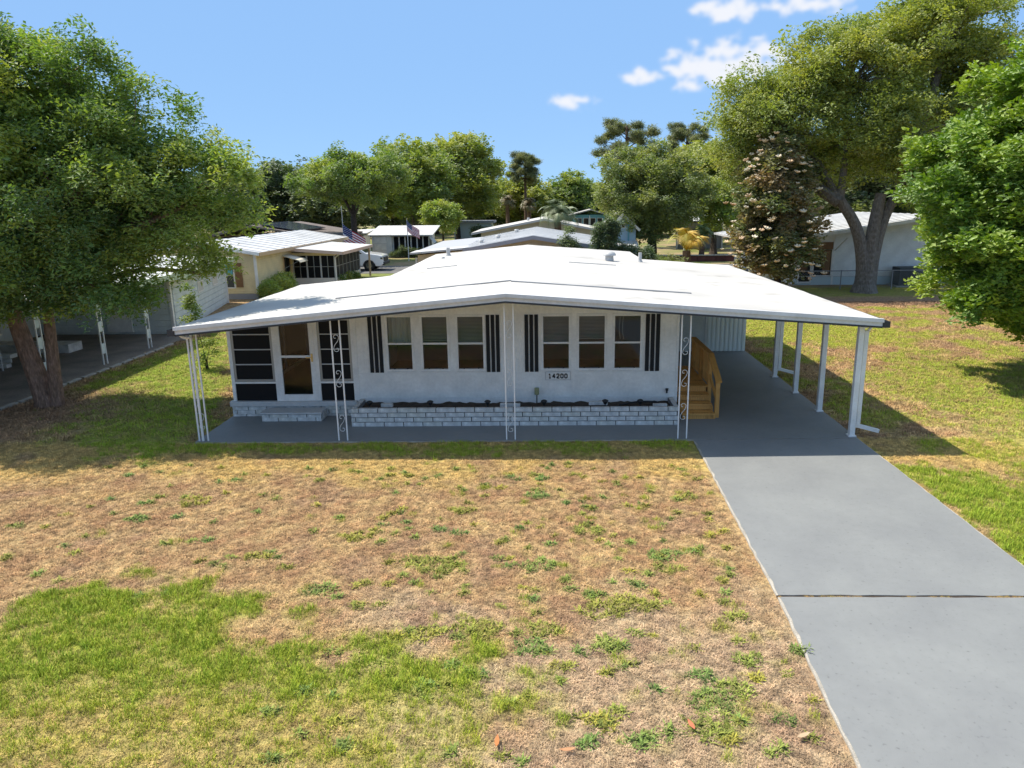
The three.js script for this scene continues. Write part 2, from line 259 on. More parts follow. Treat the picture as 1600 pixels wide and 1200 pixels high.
// ---------------------------------------------------------------- the white home with its long low roof
const RX = -0.8, RY = 2.95;
const roofY = x => x < RX ? RY - 0.0955 * (RX - x) : RY - 0.073 * (x - RX);
const home = thing('mobile_home', 'long white home with low white roof, black striped shutters and open carport', 'house');
{
  const TH = 0.12, front = -13.6;
  const wave = (x, z) => 0.012 * fbm2(x * 0.5, z * 0.35 + 4, 3) + 0.004 * n2(x * 2.2, z * 1.4);
  function sheet(x0, x1, z0, z1) {
    const nx = Math.ceil((x1 - x0) / 0.22), nz = Math.ceil((z1 - z0) / 0.3), g = new THREE.BoxGeometry(x1 - x0, TH, z1 - z0, nx, 1, nz).translate((x0 + x1) / 2, 0, (z0 + z1) / 2), p = g.attributes.position;
    for (let i = 0; i < p.count; i++) { const x = p.getX(i), z = p.getZ(i), top = p.getY(i) > 0; p.setY(i, roofY(x) + (top ? wave(x, z) : -TH)); }
    g.computeVertexNormals(); return g;
  }
  const roof = part('roof', home);
  obj('roof_membrane', [sheet(-6.98, RX, -20.8, front), sheet(-4.45, RX, -29.5, -20.8)], M.roof, roof);
  obj('roof_membrane', [sheet(RX, 6.22, -25.6, front), sheet(RX, 3.22, -29.5, -25.6)], M.roof, roof);
  // raised seam where the porch roof meets the main roof, and two short laps
  const strip = (x0, x1, z, w, n = 12) => { const a = []; for (let i = 0; i < n; i++) { const p = lerp(x0, x1, i / n), q = lerp(x0, x1, (i + 1) / n); a.push(bar(V(p, roofY(p) + 0.014, z + wave(p * 9, z) * 1.5), V(q, roofY(q) + 0.014, z + wave(q * 9, z) * 1.5), w, 0.02)); } return a; };
  obj('roof_seam', [...strip(-4.6, RX, -15.9, 0.08), ...strip(RX, 3.05, -15.75, 0.08)], M.seam, roof);
  obj('roof_seam', strip(0.6, 2.0, -22.0, 0.03, 6), M.trimGrey, roof);
  obj('roof_seam', strip(-3.6, -2.7, -22.0, 0.03, 5), M.trimGrey, roof);
  // vents
  const vent = (x, z, r, h, cap) => { const y = roofY(x); const v = obj('roof_vent', [cyl(r, r * 0.9, h, x, y, z, 14), ...(cap ? [new THREE.SphereGeometry(r * 1.5, 14, 8, 0, 6.3, 0, 1.6).scale(1, 0.7, 1).translate(x, y + h * 0.85, z)] : [cyl(r * 1.5, r * 1.2, 0.05, x, y, z, 14)])], M.trimGrey, roof); };
  vent(1.95, -23.8, 0.14, 0.2, true); vent(2.98, -24.2, 0.06, 0.3, false); vent(-3.7, -27.6, 0.075, 0.3, false); vent(-3.7, -26.2, 0.05, 0.06, false);
  // stepped front fascia, two boards each side and a dark drip edge below
  const fascia = (x0, x1) => { const a = (dy, h, z, m, n) => { const g = new THREE.BoxGeometry(x1 - x0, h, n === 'fascia_board' && h < 0.07 ? 0.075 : 0.03, 8, 1, 1).translate((x0 + x1) / 2, 0, z), p = g.attributes.position; for (let i = 0; i < p.count; i++) p.setY(i, p.getY(i) + roofY(p.getX(i)) + dy); g.computeVertexNormals(); obj(n, g, m, home); };
    a(-0.018, 0.068, front + 0.055, M.fascia, 'fascia_board'); a(-0.092, 0.079, front + 0.022, M.fascia, 'fascia_board'); a(-0.149, 0.034, front + 0.03, M.gutter, 'drip_edge'); };
  fascia(-6.98, RX); fascia(RX, 6.22);
  // gutters along both eaves, with end caps and downspouts
  const gut = (x, s, z0, z1) => { const y = roofY(x) - 0.10; obj('gutter', [bx(x, x + s * 0.13, y - 0.05, y - 0.035, z0, z1), bx(x + s * 0.118, x + s * 0.13, y - 0.05, y + 0.06, z0, z1), bx(x, x + s * 0.012, y - 0.05, y + 0.06, z0, z1), bx(x, x + s * 0.13, y - 0.055, y + 0.065, z1 - 0.002, z1 + 0.012)], M.gutter, home); };
  gut(6.222, 1, -25.6, -13.55); gut(-6.982, -1, -20.8, -13.55);
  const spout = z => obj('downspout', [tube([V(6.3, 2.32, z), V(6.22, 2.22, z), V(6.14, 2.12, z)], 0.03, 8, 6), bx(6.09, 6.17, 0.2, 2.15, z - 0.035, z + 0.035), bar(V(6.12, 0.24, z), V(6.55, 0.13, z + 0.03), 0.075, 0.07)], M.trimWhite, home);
  spout(-14.02); spout(-19.12);
  obj('downspout', [tube([V(-7.04, 2.24, -13.75), V(-6.96, 2.14, -13.8), V(-6.85, 2.12, -13.85)], 0.025, 8, 6), cyl(0.025, 0.025, 2.06, -6.84, 0.05, -13.86, 8)], M.iron, home);
  // carport posts
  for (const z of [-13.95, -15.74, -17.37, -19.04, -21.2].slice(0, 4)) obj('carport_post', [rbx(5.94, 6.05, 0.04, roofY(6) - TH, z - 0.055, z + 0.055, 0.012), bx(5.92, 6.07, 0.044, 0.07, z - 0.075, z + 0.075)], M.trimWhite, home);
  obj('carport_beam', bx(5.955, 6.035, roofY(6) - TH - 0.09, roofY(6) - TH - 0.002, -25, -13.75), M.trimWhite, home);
  // wrought-iron posts with scrolls
  const scrollPts = () => { const up = []; for (let n = 0; n <= 16; n++) { const a = 5.2 * (1 - n / 16), q = 0.012 + 0.05 * n / 16; up.push(V(-0.008 + q * Math.cos(a), 0.115 + q * Math.sin(a), 0)); } return [...up, V(0.03, 0.04, 0), V(-0.03, -0.04, 0), ...up.map(p => V(-p.x, -p.y, 0)).reverse()]; };
  const scroll = () => tube(scrollPts(), 0.0055, 4, 60);
  function ironPost(x, z, top, ys, angle = 0, extra = []) {
    const g = part('ornamental_post', home); g.position.set(x, 0.044, z); g.rotation.y = angle;
    for (const s of [-1, 1]) obj('upright', bx(s * 0.085 - 0.012, s * 0.085 + 0.012, 0, top - 0.044, -0.012, 0.012), M.iron, g);
    for (const y of ys) { obj('scroll', scroll(0.36).translate(0, y, 0), M.iron, g); }
    return g;
  }
  ironPost(-4.07, -13.86, roofY(-4.07) - TH, [0.35, 1.25, 1.95]);
  ironPost(-0.76, -13.86, roofY(-0.8) - TH, [0.32, 1.25, 2.2]);
  ironPost(2.62, -13.86, roofY(2.6) - TH, [0.55, 1.22, 1.85]);
  const c1 = ironPost(-6.83, -13.88, roofY(-6.9) - TH, [0.4, 1.0, 1.6], 0), c2 = ironPost(-6.93, -13.98, roofY(-6.9) - TH, [0.7, 1.2, 1.8], Math.PI / 2);

  // body of the home: front wall with window openings, side and rear walls, floor and a room behind the glass
  const wz = -15.62, wins = [[-3.49, -2.94], [-2.74, -2.17], [-1.98, -1.40], [-0.14, 0.45], [0.63, 1.22], [1.40, 1.99]], wy = [1.06, 2.24];
  const q = poly([[-4.2, 0.3], [2.8, 0.3], [2.8, roofY(2.8) - TH], [RX, RY - TH], [-4.2, roofY(-4.2) - TH]], 0.1, wz - 0.1);
  for (const w of wins) hole(q.s, w[0], w[1], ...wy);
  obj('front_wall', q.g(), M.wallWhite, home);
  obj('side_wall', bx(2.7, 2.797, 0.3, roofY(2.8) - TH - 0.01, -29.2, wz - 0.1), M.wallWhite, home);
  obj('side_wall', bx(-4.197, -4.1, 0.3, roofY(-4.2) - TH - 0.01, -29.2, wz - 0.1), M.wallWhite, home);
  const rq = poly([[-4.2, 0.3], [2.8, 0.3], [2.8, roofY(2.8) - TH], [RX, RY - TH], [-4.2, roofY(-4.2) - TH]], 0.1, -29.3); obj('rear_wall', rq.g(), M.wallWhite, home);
  obj('floor', bx(-4.1, 2.7, 0.3, 0.45, -29.2, wz - 0.1), M.roomFloor, home);
  obj('inner_wall', bx(-4.1, 2.7, 0.45, 2.5, -19.6, -19.5), M.room, home);
  for (const g of [bx(-4.15, 2.75, 0, 0.3, wz - 0.06, wz - 0.03), bx(2.72, 2.75, 0, 0.3, -29.2, wz - 0.07), bx(-4.15, -4.12, 0, 0.3, -29.2, -20.9)]) obj('skirting', g, M.trimGrey, home);
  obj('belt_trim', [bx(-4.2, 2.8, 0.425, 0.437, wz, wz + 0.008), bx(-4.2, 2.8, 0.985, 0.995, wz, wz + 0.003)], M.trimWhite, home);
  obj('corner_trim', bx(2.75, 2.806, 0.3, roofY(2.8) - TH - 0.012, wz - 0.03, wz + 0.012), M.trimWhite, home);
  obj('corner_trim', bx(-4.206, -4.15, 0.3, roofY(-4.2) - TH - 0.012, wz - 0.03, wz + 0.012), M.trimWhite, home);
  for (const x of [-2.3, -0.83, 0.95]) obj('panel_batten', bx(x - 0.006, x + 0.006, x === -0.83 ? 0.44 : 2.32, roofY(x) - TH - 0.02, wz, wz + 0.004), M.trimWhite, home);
  wins.forEach((w, i) => { // single-hung windows: frame, meeting rail, two panes
    const [a, b] = w, [c, d] = wy, f = part('window', home);
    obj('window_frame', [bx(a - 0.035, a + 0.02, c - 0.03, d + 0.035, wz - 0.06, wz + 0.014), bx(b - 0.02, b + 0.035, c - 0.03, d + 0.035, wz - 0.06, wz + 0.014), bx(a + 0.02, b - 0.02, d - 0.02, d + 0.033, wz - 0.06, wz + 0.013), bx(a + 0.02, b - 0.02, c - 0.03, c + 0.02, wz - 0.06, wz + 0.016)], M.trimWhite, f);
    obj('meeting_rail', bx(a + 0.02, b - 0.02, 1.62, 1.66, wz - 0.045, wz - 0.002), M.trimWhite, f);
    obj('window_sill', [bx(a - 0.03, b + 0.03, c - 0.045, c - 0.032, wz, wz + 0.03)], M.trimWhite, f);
    for (const lx of [a + 0.12, b - 0.15]) obj('sash_latch', bx(lx, lx + 0.03, c + 0.02, c + 0.035, wz - 0.03, wz - 0.005), M.black, f);
    obj('upper_pane', new THREE.PlaneGeometry(b - a - 0.04, d - 1.68).translate((a + b) / 2, (d + 1.64) / 2, wz - 0.021), M.glass, f);
    obj('lower_pane', new THREE.PlaneGeometry(b - a - 0.04, 1.6 - c).translate((a + b) / 2, (c + 1.64) / 2, wz - 0.037), M.glass, f);
    if (i === 0) { const g = new THREE.PlaneGeometry(0.52, 0.6, 40, 1), p = g.attributes.position; for (let k = 0; k < p.count; k++) p.setZ(k, 0.018 * Math.sin(p.getX(k) * 62)); g.computeVertexNormals(); obj('curtain', g.translate((a + b) / 2, 1.94, wz - 0.16), M.blind, f); }
    else if (i === 5) for (const d of [0.14, 0.21]) obj('blind_cord', tube([V(a + d, 2.2, wz - 0.1), V(a + d - 0.02, 1.9, wz - 0.09), V(a + d + 0.01, 1.7, wz - 0.1)], 0.006, 4), M.blind, f);
    else { const sl = []; const drop = [0, 17, 20, 19, 16][i]; for (let k = 0; k < drop; k++) sl.push(bar(V((a + b) / 2, 2.212 - k * 0.03, wz - 0.125), V((a + b) / 2, 2.198 - k * 0.03, wz - 0.1), b - a - 0.02, 0.002)); sl.push(bx(a + 0.01, b - 0.01, 2.19 - drop * 0.03, 2.205 - drop * 0.03, wz - 0.125, wz - 0.1)); stuff(obj('slatted_blind', sl, M.blind, f)); }
  });
  for (const [a, b] of [[-3.88, -3.59], [-1.35, -1.06], [-0.52, -0.23], [2.08, 2.39]]) { // shutters of three dark boards
    const s = part('shutter', home); const w = (b - a - 0.056) / 3;
    for (let k = 0; k < 3; k++) obj('shutter_board', rbx(a + k * (w + 0.028), a + k * (w + 0.028) + w, 1.01, 2.26, wz + 0.004, wz + 0.026, 0.005), M.shutter, s);
    for (const y of [1.2, 1.98]) obj('shutter_batten', bx(a, b, y, y + 0.06, wz + 0.001, wz + 0.005), M.trimWhite, s);
  }
  { // house number plate
    const n = part('number_plate', home); obj('plate', rbx(-0.07, 0.46, 0.83, 1.0, wz + 0.01, wz + 0.03, 0.012), M.trimWhite, n); obj('plate_border', rbx(-0.08, 0.47, 0.82, 1.01, wz + 0.004, wz + 0.018, 0.006), M.trimGrey, n);
    const seg = { 1: [[0.3, 0, 0.5, 1], [0.12, 0.76, 0.3, 0.88], [0.1, 0, 0.72, 0.14]], 4: [[0.52, 0, 0.7, 1], [0, 0.24, 0.85, 0.4]], 2: [], 0: [] };
    const glyph = { 1: [[0.5, 0, 0.5, 1], [0.2, 0.8, 0.5, 1], [0.22, 0.04, 0.78, 0.04]], 4: [[0.65, 0, 0.65, 1], [0.65, 1, 0.1, 0.3], [0.1, 0.3, 0.9, 0.3]], 2: [[0.12, 0.78, 0.3, 0.98], [0.3, 0.98, 0.7, 0.98], [0.7, 0.98, 0.86, 0.76], [0.86, 0.76, 0.74, 0.52], [0.74, 0.52, 0.12, 0.04], [0.12, 0.04, 0.9, 0.04]], 0: [[0.14, 0.26, 0.14, 0.74], [0.14, 0.74, 0.34, 0.98], [0.34, 0.98, 0.66, 0.98], [0.66, 0.98, 0.86, 0.74], [0.86, 0.74, 0.86, 0.26], [0.86, 0.26, 0.66, 0.02], [0.66, 0.02, 0.34, 0.02], [0.34, 0.02, 0.14, 0.26]] };
    [1, 4, 2, 0, 0].forEach((d, k) => obj('digit', glyph[d].map(([x0, y0, x1, y1]) => { const s = 0.073, h = 0.096, ox = 0.0 + k * 0.087 - 0.018, oy = 0.868; return bar(V(ox + x0 * s, oy + y0 * h, wz + 0.032), V(ox + x1 * s + 1e-4, oy + y1 * h, wz + 0.032), 0.018, 0.024); }), M.black, n));
  }
  // hose tap and outlet
  obj('hose_tap', [cyl(0.02, 0.02, 0.08, 2.57, 0.52, wz + 0.05, 8), bx(2.545, 2.595, 0.58, 0.61, wz, wz + 0.09), cyl(0.035, 0.035, 0.012, 2.57, 0.615, wz + 0.06, 10)], M.black, home);

  // screened room at the left end: kneewall bricks, sill, louvred panes, storm door
  const room = part('screen_room', home);
  obj('room_sill', rbx(-7.0, -4.21, 0.27, 0.385, wz - 0.08, wz + 0.06, 0.012), M.trimGrey, room);
  const postTop = x => roofY(x) - TH;
  for (const [x0, x1] of [[-6.93, -6.86], [-5.97, -5.9], [-5.07, -4.99], [-4.27, -4.21]]) obj('room_post', bx(x0, x1, 0.385, postTop(x0) - 0.01, wz - 0.06, wz), M.trimWhite, room);
  obj('room_header', bx(-6.86, -4.27, 2.16, 2.26, wz - 0.05, wz - 0.012), M.trimGrey, room);
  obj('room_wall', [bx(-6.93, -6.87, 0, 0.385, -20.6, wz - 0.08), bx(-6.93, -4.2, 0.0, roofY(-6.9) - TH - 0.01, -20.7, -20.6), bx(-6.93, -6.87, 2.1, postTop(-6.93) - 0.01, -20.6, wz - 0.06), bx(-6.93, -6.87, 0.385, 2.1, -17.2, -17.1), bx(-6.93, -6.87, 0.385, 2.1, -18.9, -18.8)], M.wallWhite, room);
  obj('side_screen', bx(-6.905, -6.9, 0.385, 2.1, -20.6, wz - 0.06), M.screen, room);
  obj('room_floor', bx(-6.87, -4.2, 0.05, 0.3, -20.6, wz - 0.08), M.roomFloor, room);
  for (const [a, b] of [[-6.86, -5.97], [-4.99, -4.27]]) {
    const f = part('louvre_window', home);
    obj('window_frame', [bx(a, a + 0.05, 0.82, 2.16, wz - 0.045, wz - 0.01), bx(b - 0.05, b, 0.82, 2.16, wz - 0.045, wz - 0.01), bx(a, b, 0.82, 0.87, wz - 0.044, wz - 0.009)], M.alu, f);
    obj('cross_rail', bx(a, b, 0.775, 0.815, wz - 0.05, wz - 0.004), M.trimWhite, f);
    for (const y of [1.85, 1.52, 1.19]) obj('louvre_rail', bx(a + 0.05, b - 0.05, y, y + 0.022, wz - 0.04, wz - 0.006), M.trimGrey, f);
    for (const [y0, y1] of [[0.87, 1.19], [1.21, 1.52], [1.54, 1.85], [1.87, 2.16]]) obj('pane', bx(a + 0.05, b - 0.05, y0, y1, wz - 0.03, wz - 0.027), M.screen, f);
    obj('kick_panel', bx(a, b, 0.385, 0.775, wz - 0.035, wz - 0.03), M.screen, f);
  }
  const door = part('storm_door', home);
  obj('door_frame', [bx(-5.9, -5.8, 0.385, 2.2, wz - 0.03, wz + 0.01), bx(-5.17, -5.07, 0.385, 2.2, wz - 0.03, wz + 0.01), bx(-5.8, -5.17, 0.385, 0.53, wz - 0.03, wz + 0.008), bx(-5.8, -5.17, 1.35, 1.4, wz - 0.03, wz + 0.008), bx(-5.8, -5.17, 2.1, 2.2, wz - 0.03, wz + 0.008)], M.trimWhite, door);
  obj('upper_pane', new THREE.PlaneGeometry(0.63, 0.7).translate(-5.485, 1.75, wz - 0.016), M.glass, door);
  obj('lower_pane', new THREE.PlaneGeometry(0.63, 0.82).translate(-5.485, 0.94, wz - 0.016), M.glass, door);
  obj('handle', [bx(-5.15, -5.11, 1.26, 1.44, wz + 0.01, wz + 0.025), bar(V(-5.13, 1.36, wz + 0.05), V(-5.25, 1.36, wz + 0.05), 0.02)], M.brass, door);

  // painted split-face bricks
  const rb = rng(77), variants = [0, 1, 2, 3, 4].map(v => { const g = new THREE.BoxGeometry(0.384, 0.084, 0.09, 4, 2, 1), p = g.attributes.position; for (let i = 0; i < p.count; i++) if (p.getZ(i) > 0) { const e = Math.abs(p.getX(i)) > 0.19 || Math.abs(p.getY(i)) > 0.041; p.setZ(i, p.getZ(i) + (e ? -0.006 : 0.012 * n3(p.getX(i) * 11, p.getY(i) * 30, v * 7.7))); } g.computeVertexNormals(); return metreUV(g); });
  function brickRun(parent, x0, x1, y, z, off, turn = 0) { // one course, cut bricks at the ends
    let x = x0 - off; while (x < x1 - 0.02) { const a = Math.max(x, x0), b = Math.min(x + 0.388, x1); if (b - a > 0.04) { const m = new THREE.Mesh(variants[(rb() * 5) | 0], M.brick[(rb() * 4) | 0]); m.name = 'brick'; m.castShadow = m.receiveShadow = true; if (turn) { m.rotation.y = turn; m.position.set(z, y + 0.046, (a + b) / 2); } else m.position.set((a + b) / 2, y + 0.046, z - 0.045 + rb() * 0.008); m.scale.x = (b - a) / 0.388; parent.add(m); } x += 0.404; }
  }
  const kw = part('brick_kneewall', home);
  obj('mortar_bed', bx(-6.96, -4.22, 0, 0.268, wz - 0.07, wz - 0.02), M.mortar, kw);
  for (let c = 0; c < 3; c++) brickRun(kw, -6.97, -4.2, 0.0 + c * 0.09, wz + 0.02, [0.1, 0.3, 0.05][c]);

  const step = thing('brick_step', 'low white brick step with grey cap below the storm door', 'step', [0, 0, 0]);
  obj('mortar_bed', bx(-6.15, -4.92, 0.03, 0.2, -15.57, -15.19), M.mortar, step);
  for (let c = 0; c < 2; c++) { brickRun(step, -6.17, -4.9, 0.044 + c * 0.085, -15.17, [0.05, 0.24][c]); for (const [x, t] of [[-4.93, Math.PI / 2], [-6.14, -Math.PI / 2]]) brickRun(step, -15.56, -15.26, 0.044 + c * 0.085, x, 0.1 + c * 0.2, t); }
  obj('step_cap', rbx(-6.2, -4.87, 0.212, 0.25, -15.56, -15.13, 0.012), M.trimGrey, step);

  const pl = thing('brick_planter', 'long white painted brick planter under the front windows', 'planter', [0, 0, 0]);
  obj('mortar_bed', [bx(-4.12, 2.69, 0.03, 0.405, -14.88, -14.805), bx(2.6, 2.692, 0.03, 0.402, -15.6, -14.88), bx(-4.122, -4.03, 0.03, 0.402, -15.6, -14.88)], M.mortar, pl);
  for (let c = 0; c < 4; c++) { brickRun(pl, -4.14, 2.71, 0.04 + c * 0.1, -14.77, [0.12, 0.31, 0.05, 0.24][c]); brickRun(pl, -15.6, -14.88, 0.04 + c * 0.1, 2.662, 0.1 + 0.2 * (c % 2), Math.PI / 2); brickRun(pl, -15.6, -14.88, 0.04 + c * 0.1, -4.092, 0.1 + 0.2 * (c % 2), -Math.PI / 2); }
  { const g = new THREE.PlaneGeometry(6.64, 0.74, 90, 12).rotateX(-Math.PI / 2).translate(-0.715, 0.34, -15.24), p = g.attributes.position; for (let i = 0; i < p.count; i++) p.setY(i, 0.325 + 0.05 * fbm2(p.getX(i) * 3, p.getZ(i) * 3, 4)); g.computeVertexNormals(); obj('soil', g, M.soil, pl); }
  const capB = (x0, x1, z) => obj('loose_brick', rbx(x0, x1, 0.35, 0.425, z, z + 0.09, 0.01), M.brick[1], pl);
  capB(-1.05, -0.62, -15.2); capB(0.85, 1.25, -15.3); capB(2.2, 2.5, -15.1); capB(-3.6, -3.35, -15.25);
  obj('tubing', tube([V(1.5, 0.36, -15.2), V(1.9, 0.4, -15.3), V(2.3, 0.42, -15.2), V(2.45, 0.4, -15.05)], 0.02, 6, 20), M.black, pl);

  // solar path lights in the planter
  const lightWords = ['nearest the screened room', 'under the first windows', 'left of the middle iron post', 'under the number plate', 'under the right-hand windows', 'beside the carport end of the planter'];
  [-3.79, -2.51, -1.30, -0.11, 1.18, 1.92].forEach((x, i) => { const s = thing('solar_light', 'small black solar path light in brick planter, ' + lightWords[i], 'solar light', [x, 0.33, -14.98], 'solar lights in the planter');
    obj('stake', [cyl(0.006, 0.012, 0.12, 0, 0, 0, 6)], M.black, s); obj('lamp_body', [new THREE.CylinderGeometry(0.05, 0.022, 0.07, 12, 1, true).translate(0, 0.145, 0)], M.darkGlass, s); const r = []; for (let k = 0; k < 6; k++) { const a = k * Math.PI / 3; r.push(bar(V(Math.cos(a) * 0.024, 0.11, Math.sin(a) * 0.024), V(Math.cos(a) * 0.054, 0.18, Math.sin(a) * 0.054), 0.006)); } obj('rib', r, M.black, s); obj('cap', [cyl(0.072, 0.06, 0.02, 0, 0.18, 0, 14), cyl(0.06, 0.03, 0.015, 0, 0.2, 0, 14)], M.black, s); });
  const ob = thing('garden_outlet', 'weathered green outlet box on a thin stake against the white wall', 'outlet box', [-0.27, 0.32, -15.5]);
  obj('stake', cyl(0.012, 0.012, 0.26, 0, 0, 0, 8), M.black, ob); obj('box', rbx(-0.05, 0.05, 0.2, 0.36, -0.04, 0.04, 0.02), mat(0.24, 0.25, 0.13, 0.6), ob);
}

// ---------------------------------------------------------------- shed at the back of the carport
{
  const s = thing('utility_shed', 'white metal shed with ribbed front closing the back of carport', 'shed');
  const z = -22.5, top = 2.18;
  obj('wall', [bx(2.81, 4.86, 0.04, top + 0.1, z - 0.05, z), bx(6.05, 6.1, 0.04, top, -25.4, z - 0.06), bx(2.81, 6.1, 0.04, top, -25.45, -25.4)], mat(0.66, 0.68, 0.66, 0.5, { map: T.mottle }), s);
  const sh = new THREE.Shape(); let x = 4.87; const P = [[x, 0]]; while (x < 6.08) { P.push([x + 0.03, 0], [x + 0.045, -0.03], [x + 0.105, -0.03], [x + 0.12, 0]); x += 0.135; } P.push([6.1, 0], [6.1, 0.02], [4.87, 0.02]);
  const g = new THREE.ExtrudeGeometry(new THREE.Shape(P.map(p => new THREE.Vector2(...p))), { depth: top - 0.02, bevelEnabled: false }); g.rotateX(-Math.PI / 2);
  { const ix = g.index; g.translate(0, 0.05, z); }
  obj('ribbed_panel', g, new THREE.MeshStandardMaterial({ color: 0xdfe4df, roughness: 0.45, side: THREE.DoubleSide }), s);
  obj('corner_trim', bx(4.84, 4.885, 0.045, top, z - 0.01, z + 0.02), M.trimWhite, s);
}
// ---------------------------------------------------------------- new timber steps beside the home
{
  const s = thing('wooden_steps', 'new orange timber steps with handrail inside the carport', 'steps');
  const W = (n, g, i = 0) => obj(n, g, M.wood[i % 3], s), x0 = 2.84, x1 = 3.55, y0 = 0.044;
  const st = [[-15.16, 0.17], [-15.46, 0.3], [-15.76, 0.43]];
  st.forEach(([z, y], i) => { W('riser', bx(x0 + 0.02, x1 - 0.02, i ? st[i - 1][1] : y0, y - 0.042, z - 0.05, z - 0.015), i); W('tread', rbx(x0, x1, y - 0.04, y, z - 0.15, z + 0.012, 0.006), i + 1); W('tread', rbx(x0, x1, y - 0.04, y, z - 0.305, z - 0.158, 0.006), i + 2); });
  for (let k = 0; k < 14; k++) W('deck_board', rbx(x0, x1 + 0.02, 0.522, 0.56, -16.06 - k * 0.148 - 0.14, -16.06 - k * 0.148, 0.006), k);
  W('riser', bx(x0 + 0.02, x1 - 0.02, 0.43, 0.521, -16.1, -16.062), 2);
  W('stringer', [bx(x1 - 0.02, x1 + 0.018, y0, 0.128, -15.46, -15.18), bx(x1 - 0.02, x1 + 0.018, y0, 0.258, -15.76, -15.462), bx(x1 - 0.02, x1 + 0.018, y0, 0.388, -16.06, -15.762)], 1);
  for (const [z, t] of [[-15.3, 0.84], [-16.12, 1.26], [-17.1, 1.26], [-18.08, 1.26]]) W('post', rbx(x1 + 0.02, x1 + 0.11, y0, t, z - 0.045, z + 0.045, 0.006), 0);
  W('handrail', bar(V(x1 + 0.065, 0.85, -15.2), V(x1 + 0.065, 1.28, -16.1), 0.13, 0.035), 1); W('handrail', bx(x1, x1 + 0.13, 1.262, 1.297, -18.14, -16.1), 1);
  W('lower_rail', bar(V(x1 + 0.065, 0.42, -15.34), V(x1 + 0.065, 0.78, -16.08), 0.035, 0.09), 2);
  for (let k = 0; k < 13; k++) W('baluster', bx(x1 + 0.1, x1 + 0.136, 0.5, 1.262, -16.3 - k * 0.145 - 0.035, -16.3 - k * 0.145), k);
  W('deck_frame', [bx(x1 + 0.02, x1 + 0.058, 0.4, 0.521, -18.1, -16.16)], 2);
}

// ---------------------------------------------------------------- neighbouring homes
const N = {
  greenWhite: mat(0.68, 0.73, 0.71, 0.6, { map: T.mottle }), yellow: mat(0.80, 0.66, 0.38, 0.65, { map: T.mottle }), white: mat(0.82, 0.82, 0.79, 0.6, { map: T.mottle }), cream: mat(0.55, 0.49, 0.36, 0.7, { map: T.mottle }),
  blue: mat(0.36, 0.50, 0.60, 0.65), teal: mat(0.12, 0.33, 0.40, 0.6), metalRoof: mat(0.56, 0.56, 0.555, 0.5, { map: again(T.membrane, 0.22), metalness: 0.1 }), shingle: mat(0.20, 0.165, 0.15, 0.9, { map: T.asphalt }), greyRoof: mat(0.34, 0.35, 0.37, 0.6),
  tanTrim: mat(0.50, 0.36, 0.22, 0.6), brown: mat(0.24, 0.13, 0.06, 0.7, { map: again(T.grain, 2) }), panel: mat(0.035, 0.045, 0.075, 0.12), skirt: mat(0.25, 0.25, 0.26, 0.8), tealShade: mat(0.10, 0.36, 0.40, 0.6), tyre: mat(0.015, 0.015, 0.016, 0.8), maroon: mat(0.16, 0.055, 0.045, 0.85, { map: T.asphalt }),
};
function lapBoard(len, h) { const s = new THREE.Shape([[0, 0], [0.034, 0], [0.024, h - 0.018], [0, h - 0.018]].map(p => new THREE.Vector2(...p))); return new THREE.ExtrudeGeometry(s, { depth: len, bevelEnabled: false }); } // runs along +z, proud towards +x
// boards on a wall facing +z (front) or +x (side); pieces = each board a mesh of its own
function siding(parent, m, face, a0, a1, y0, topAt, plane, pitch, pieces) {
  const out = []; for (let y = y0; ; y += pitch) { // trim the run where a sloping top cuts it
    let lo = a0, hi = a1; const st = (a1 - a0) / 40; while (lo < hi && topAt(lo) < y + pitch * 0.9) lo += st; while (hi > lo && topAt(hi) < y + pitch * 0.9) hi -= st; if (hi - lo < 0.15) break;
    const g = lapBoard(hi - lo, pitch); if (face === 'x') g.translate(plane, y, lo); else { g.rotateY(-Math.PI / 2); g.translate(hi, y, plane); }
    if (pieces) obj('siding_board', g, m, parent); else out.push(g); if (y > 8) break;
  }
  if (!pieces && out.length) obj('siding', out, m, parent);
}
function gableRoof(parent, m, x0, x1, z0, z1, eave, ridge, rx, th = 0.1, ribs = 0, name = 'roof') { // ridge along z
  const half = (a, b, ya, yb) => { const g = new THREE.BoxGeometry(1, 1, 1), p = g.attributes.position; for (let i = 0; i < p.count; i++) { const l = p.getX(i) < 0, t = p.getY(i) > 0, f = p.getZ(i) > 0; p.setXYZ(i, l ? a : b, (l ? ya : yb) - (t ? 0 : th), f ? z0 : z1); } g.computeVertexNormals(); return g; };
  const r = obj(name, [half(x0, rx, eave, ridge), half(rx, x1, ridge, eave)], m, parent);
  if (ribs) { const L = []; for (let z = z0 - 0.3; z > z1; z -= ribs) L.push(bar(V(x0, eave + 0.012, z), V(rx, ridge + 0.012, z), 0.035, 0.025), bar(V(rx, ridge + 0.012, z), V(x1, eave + 0.012, z), 0.035, 0.025)); obj('standing_seam', L, m, r); }
  return r;
}
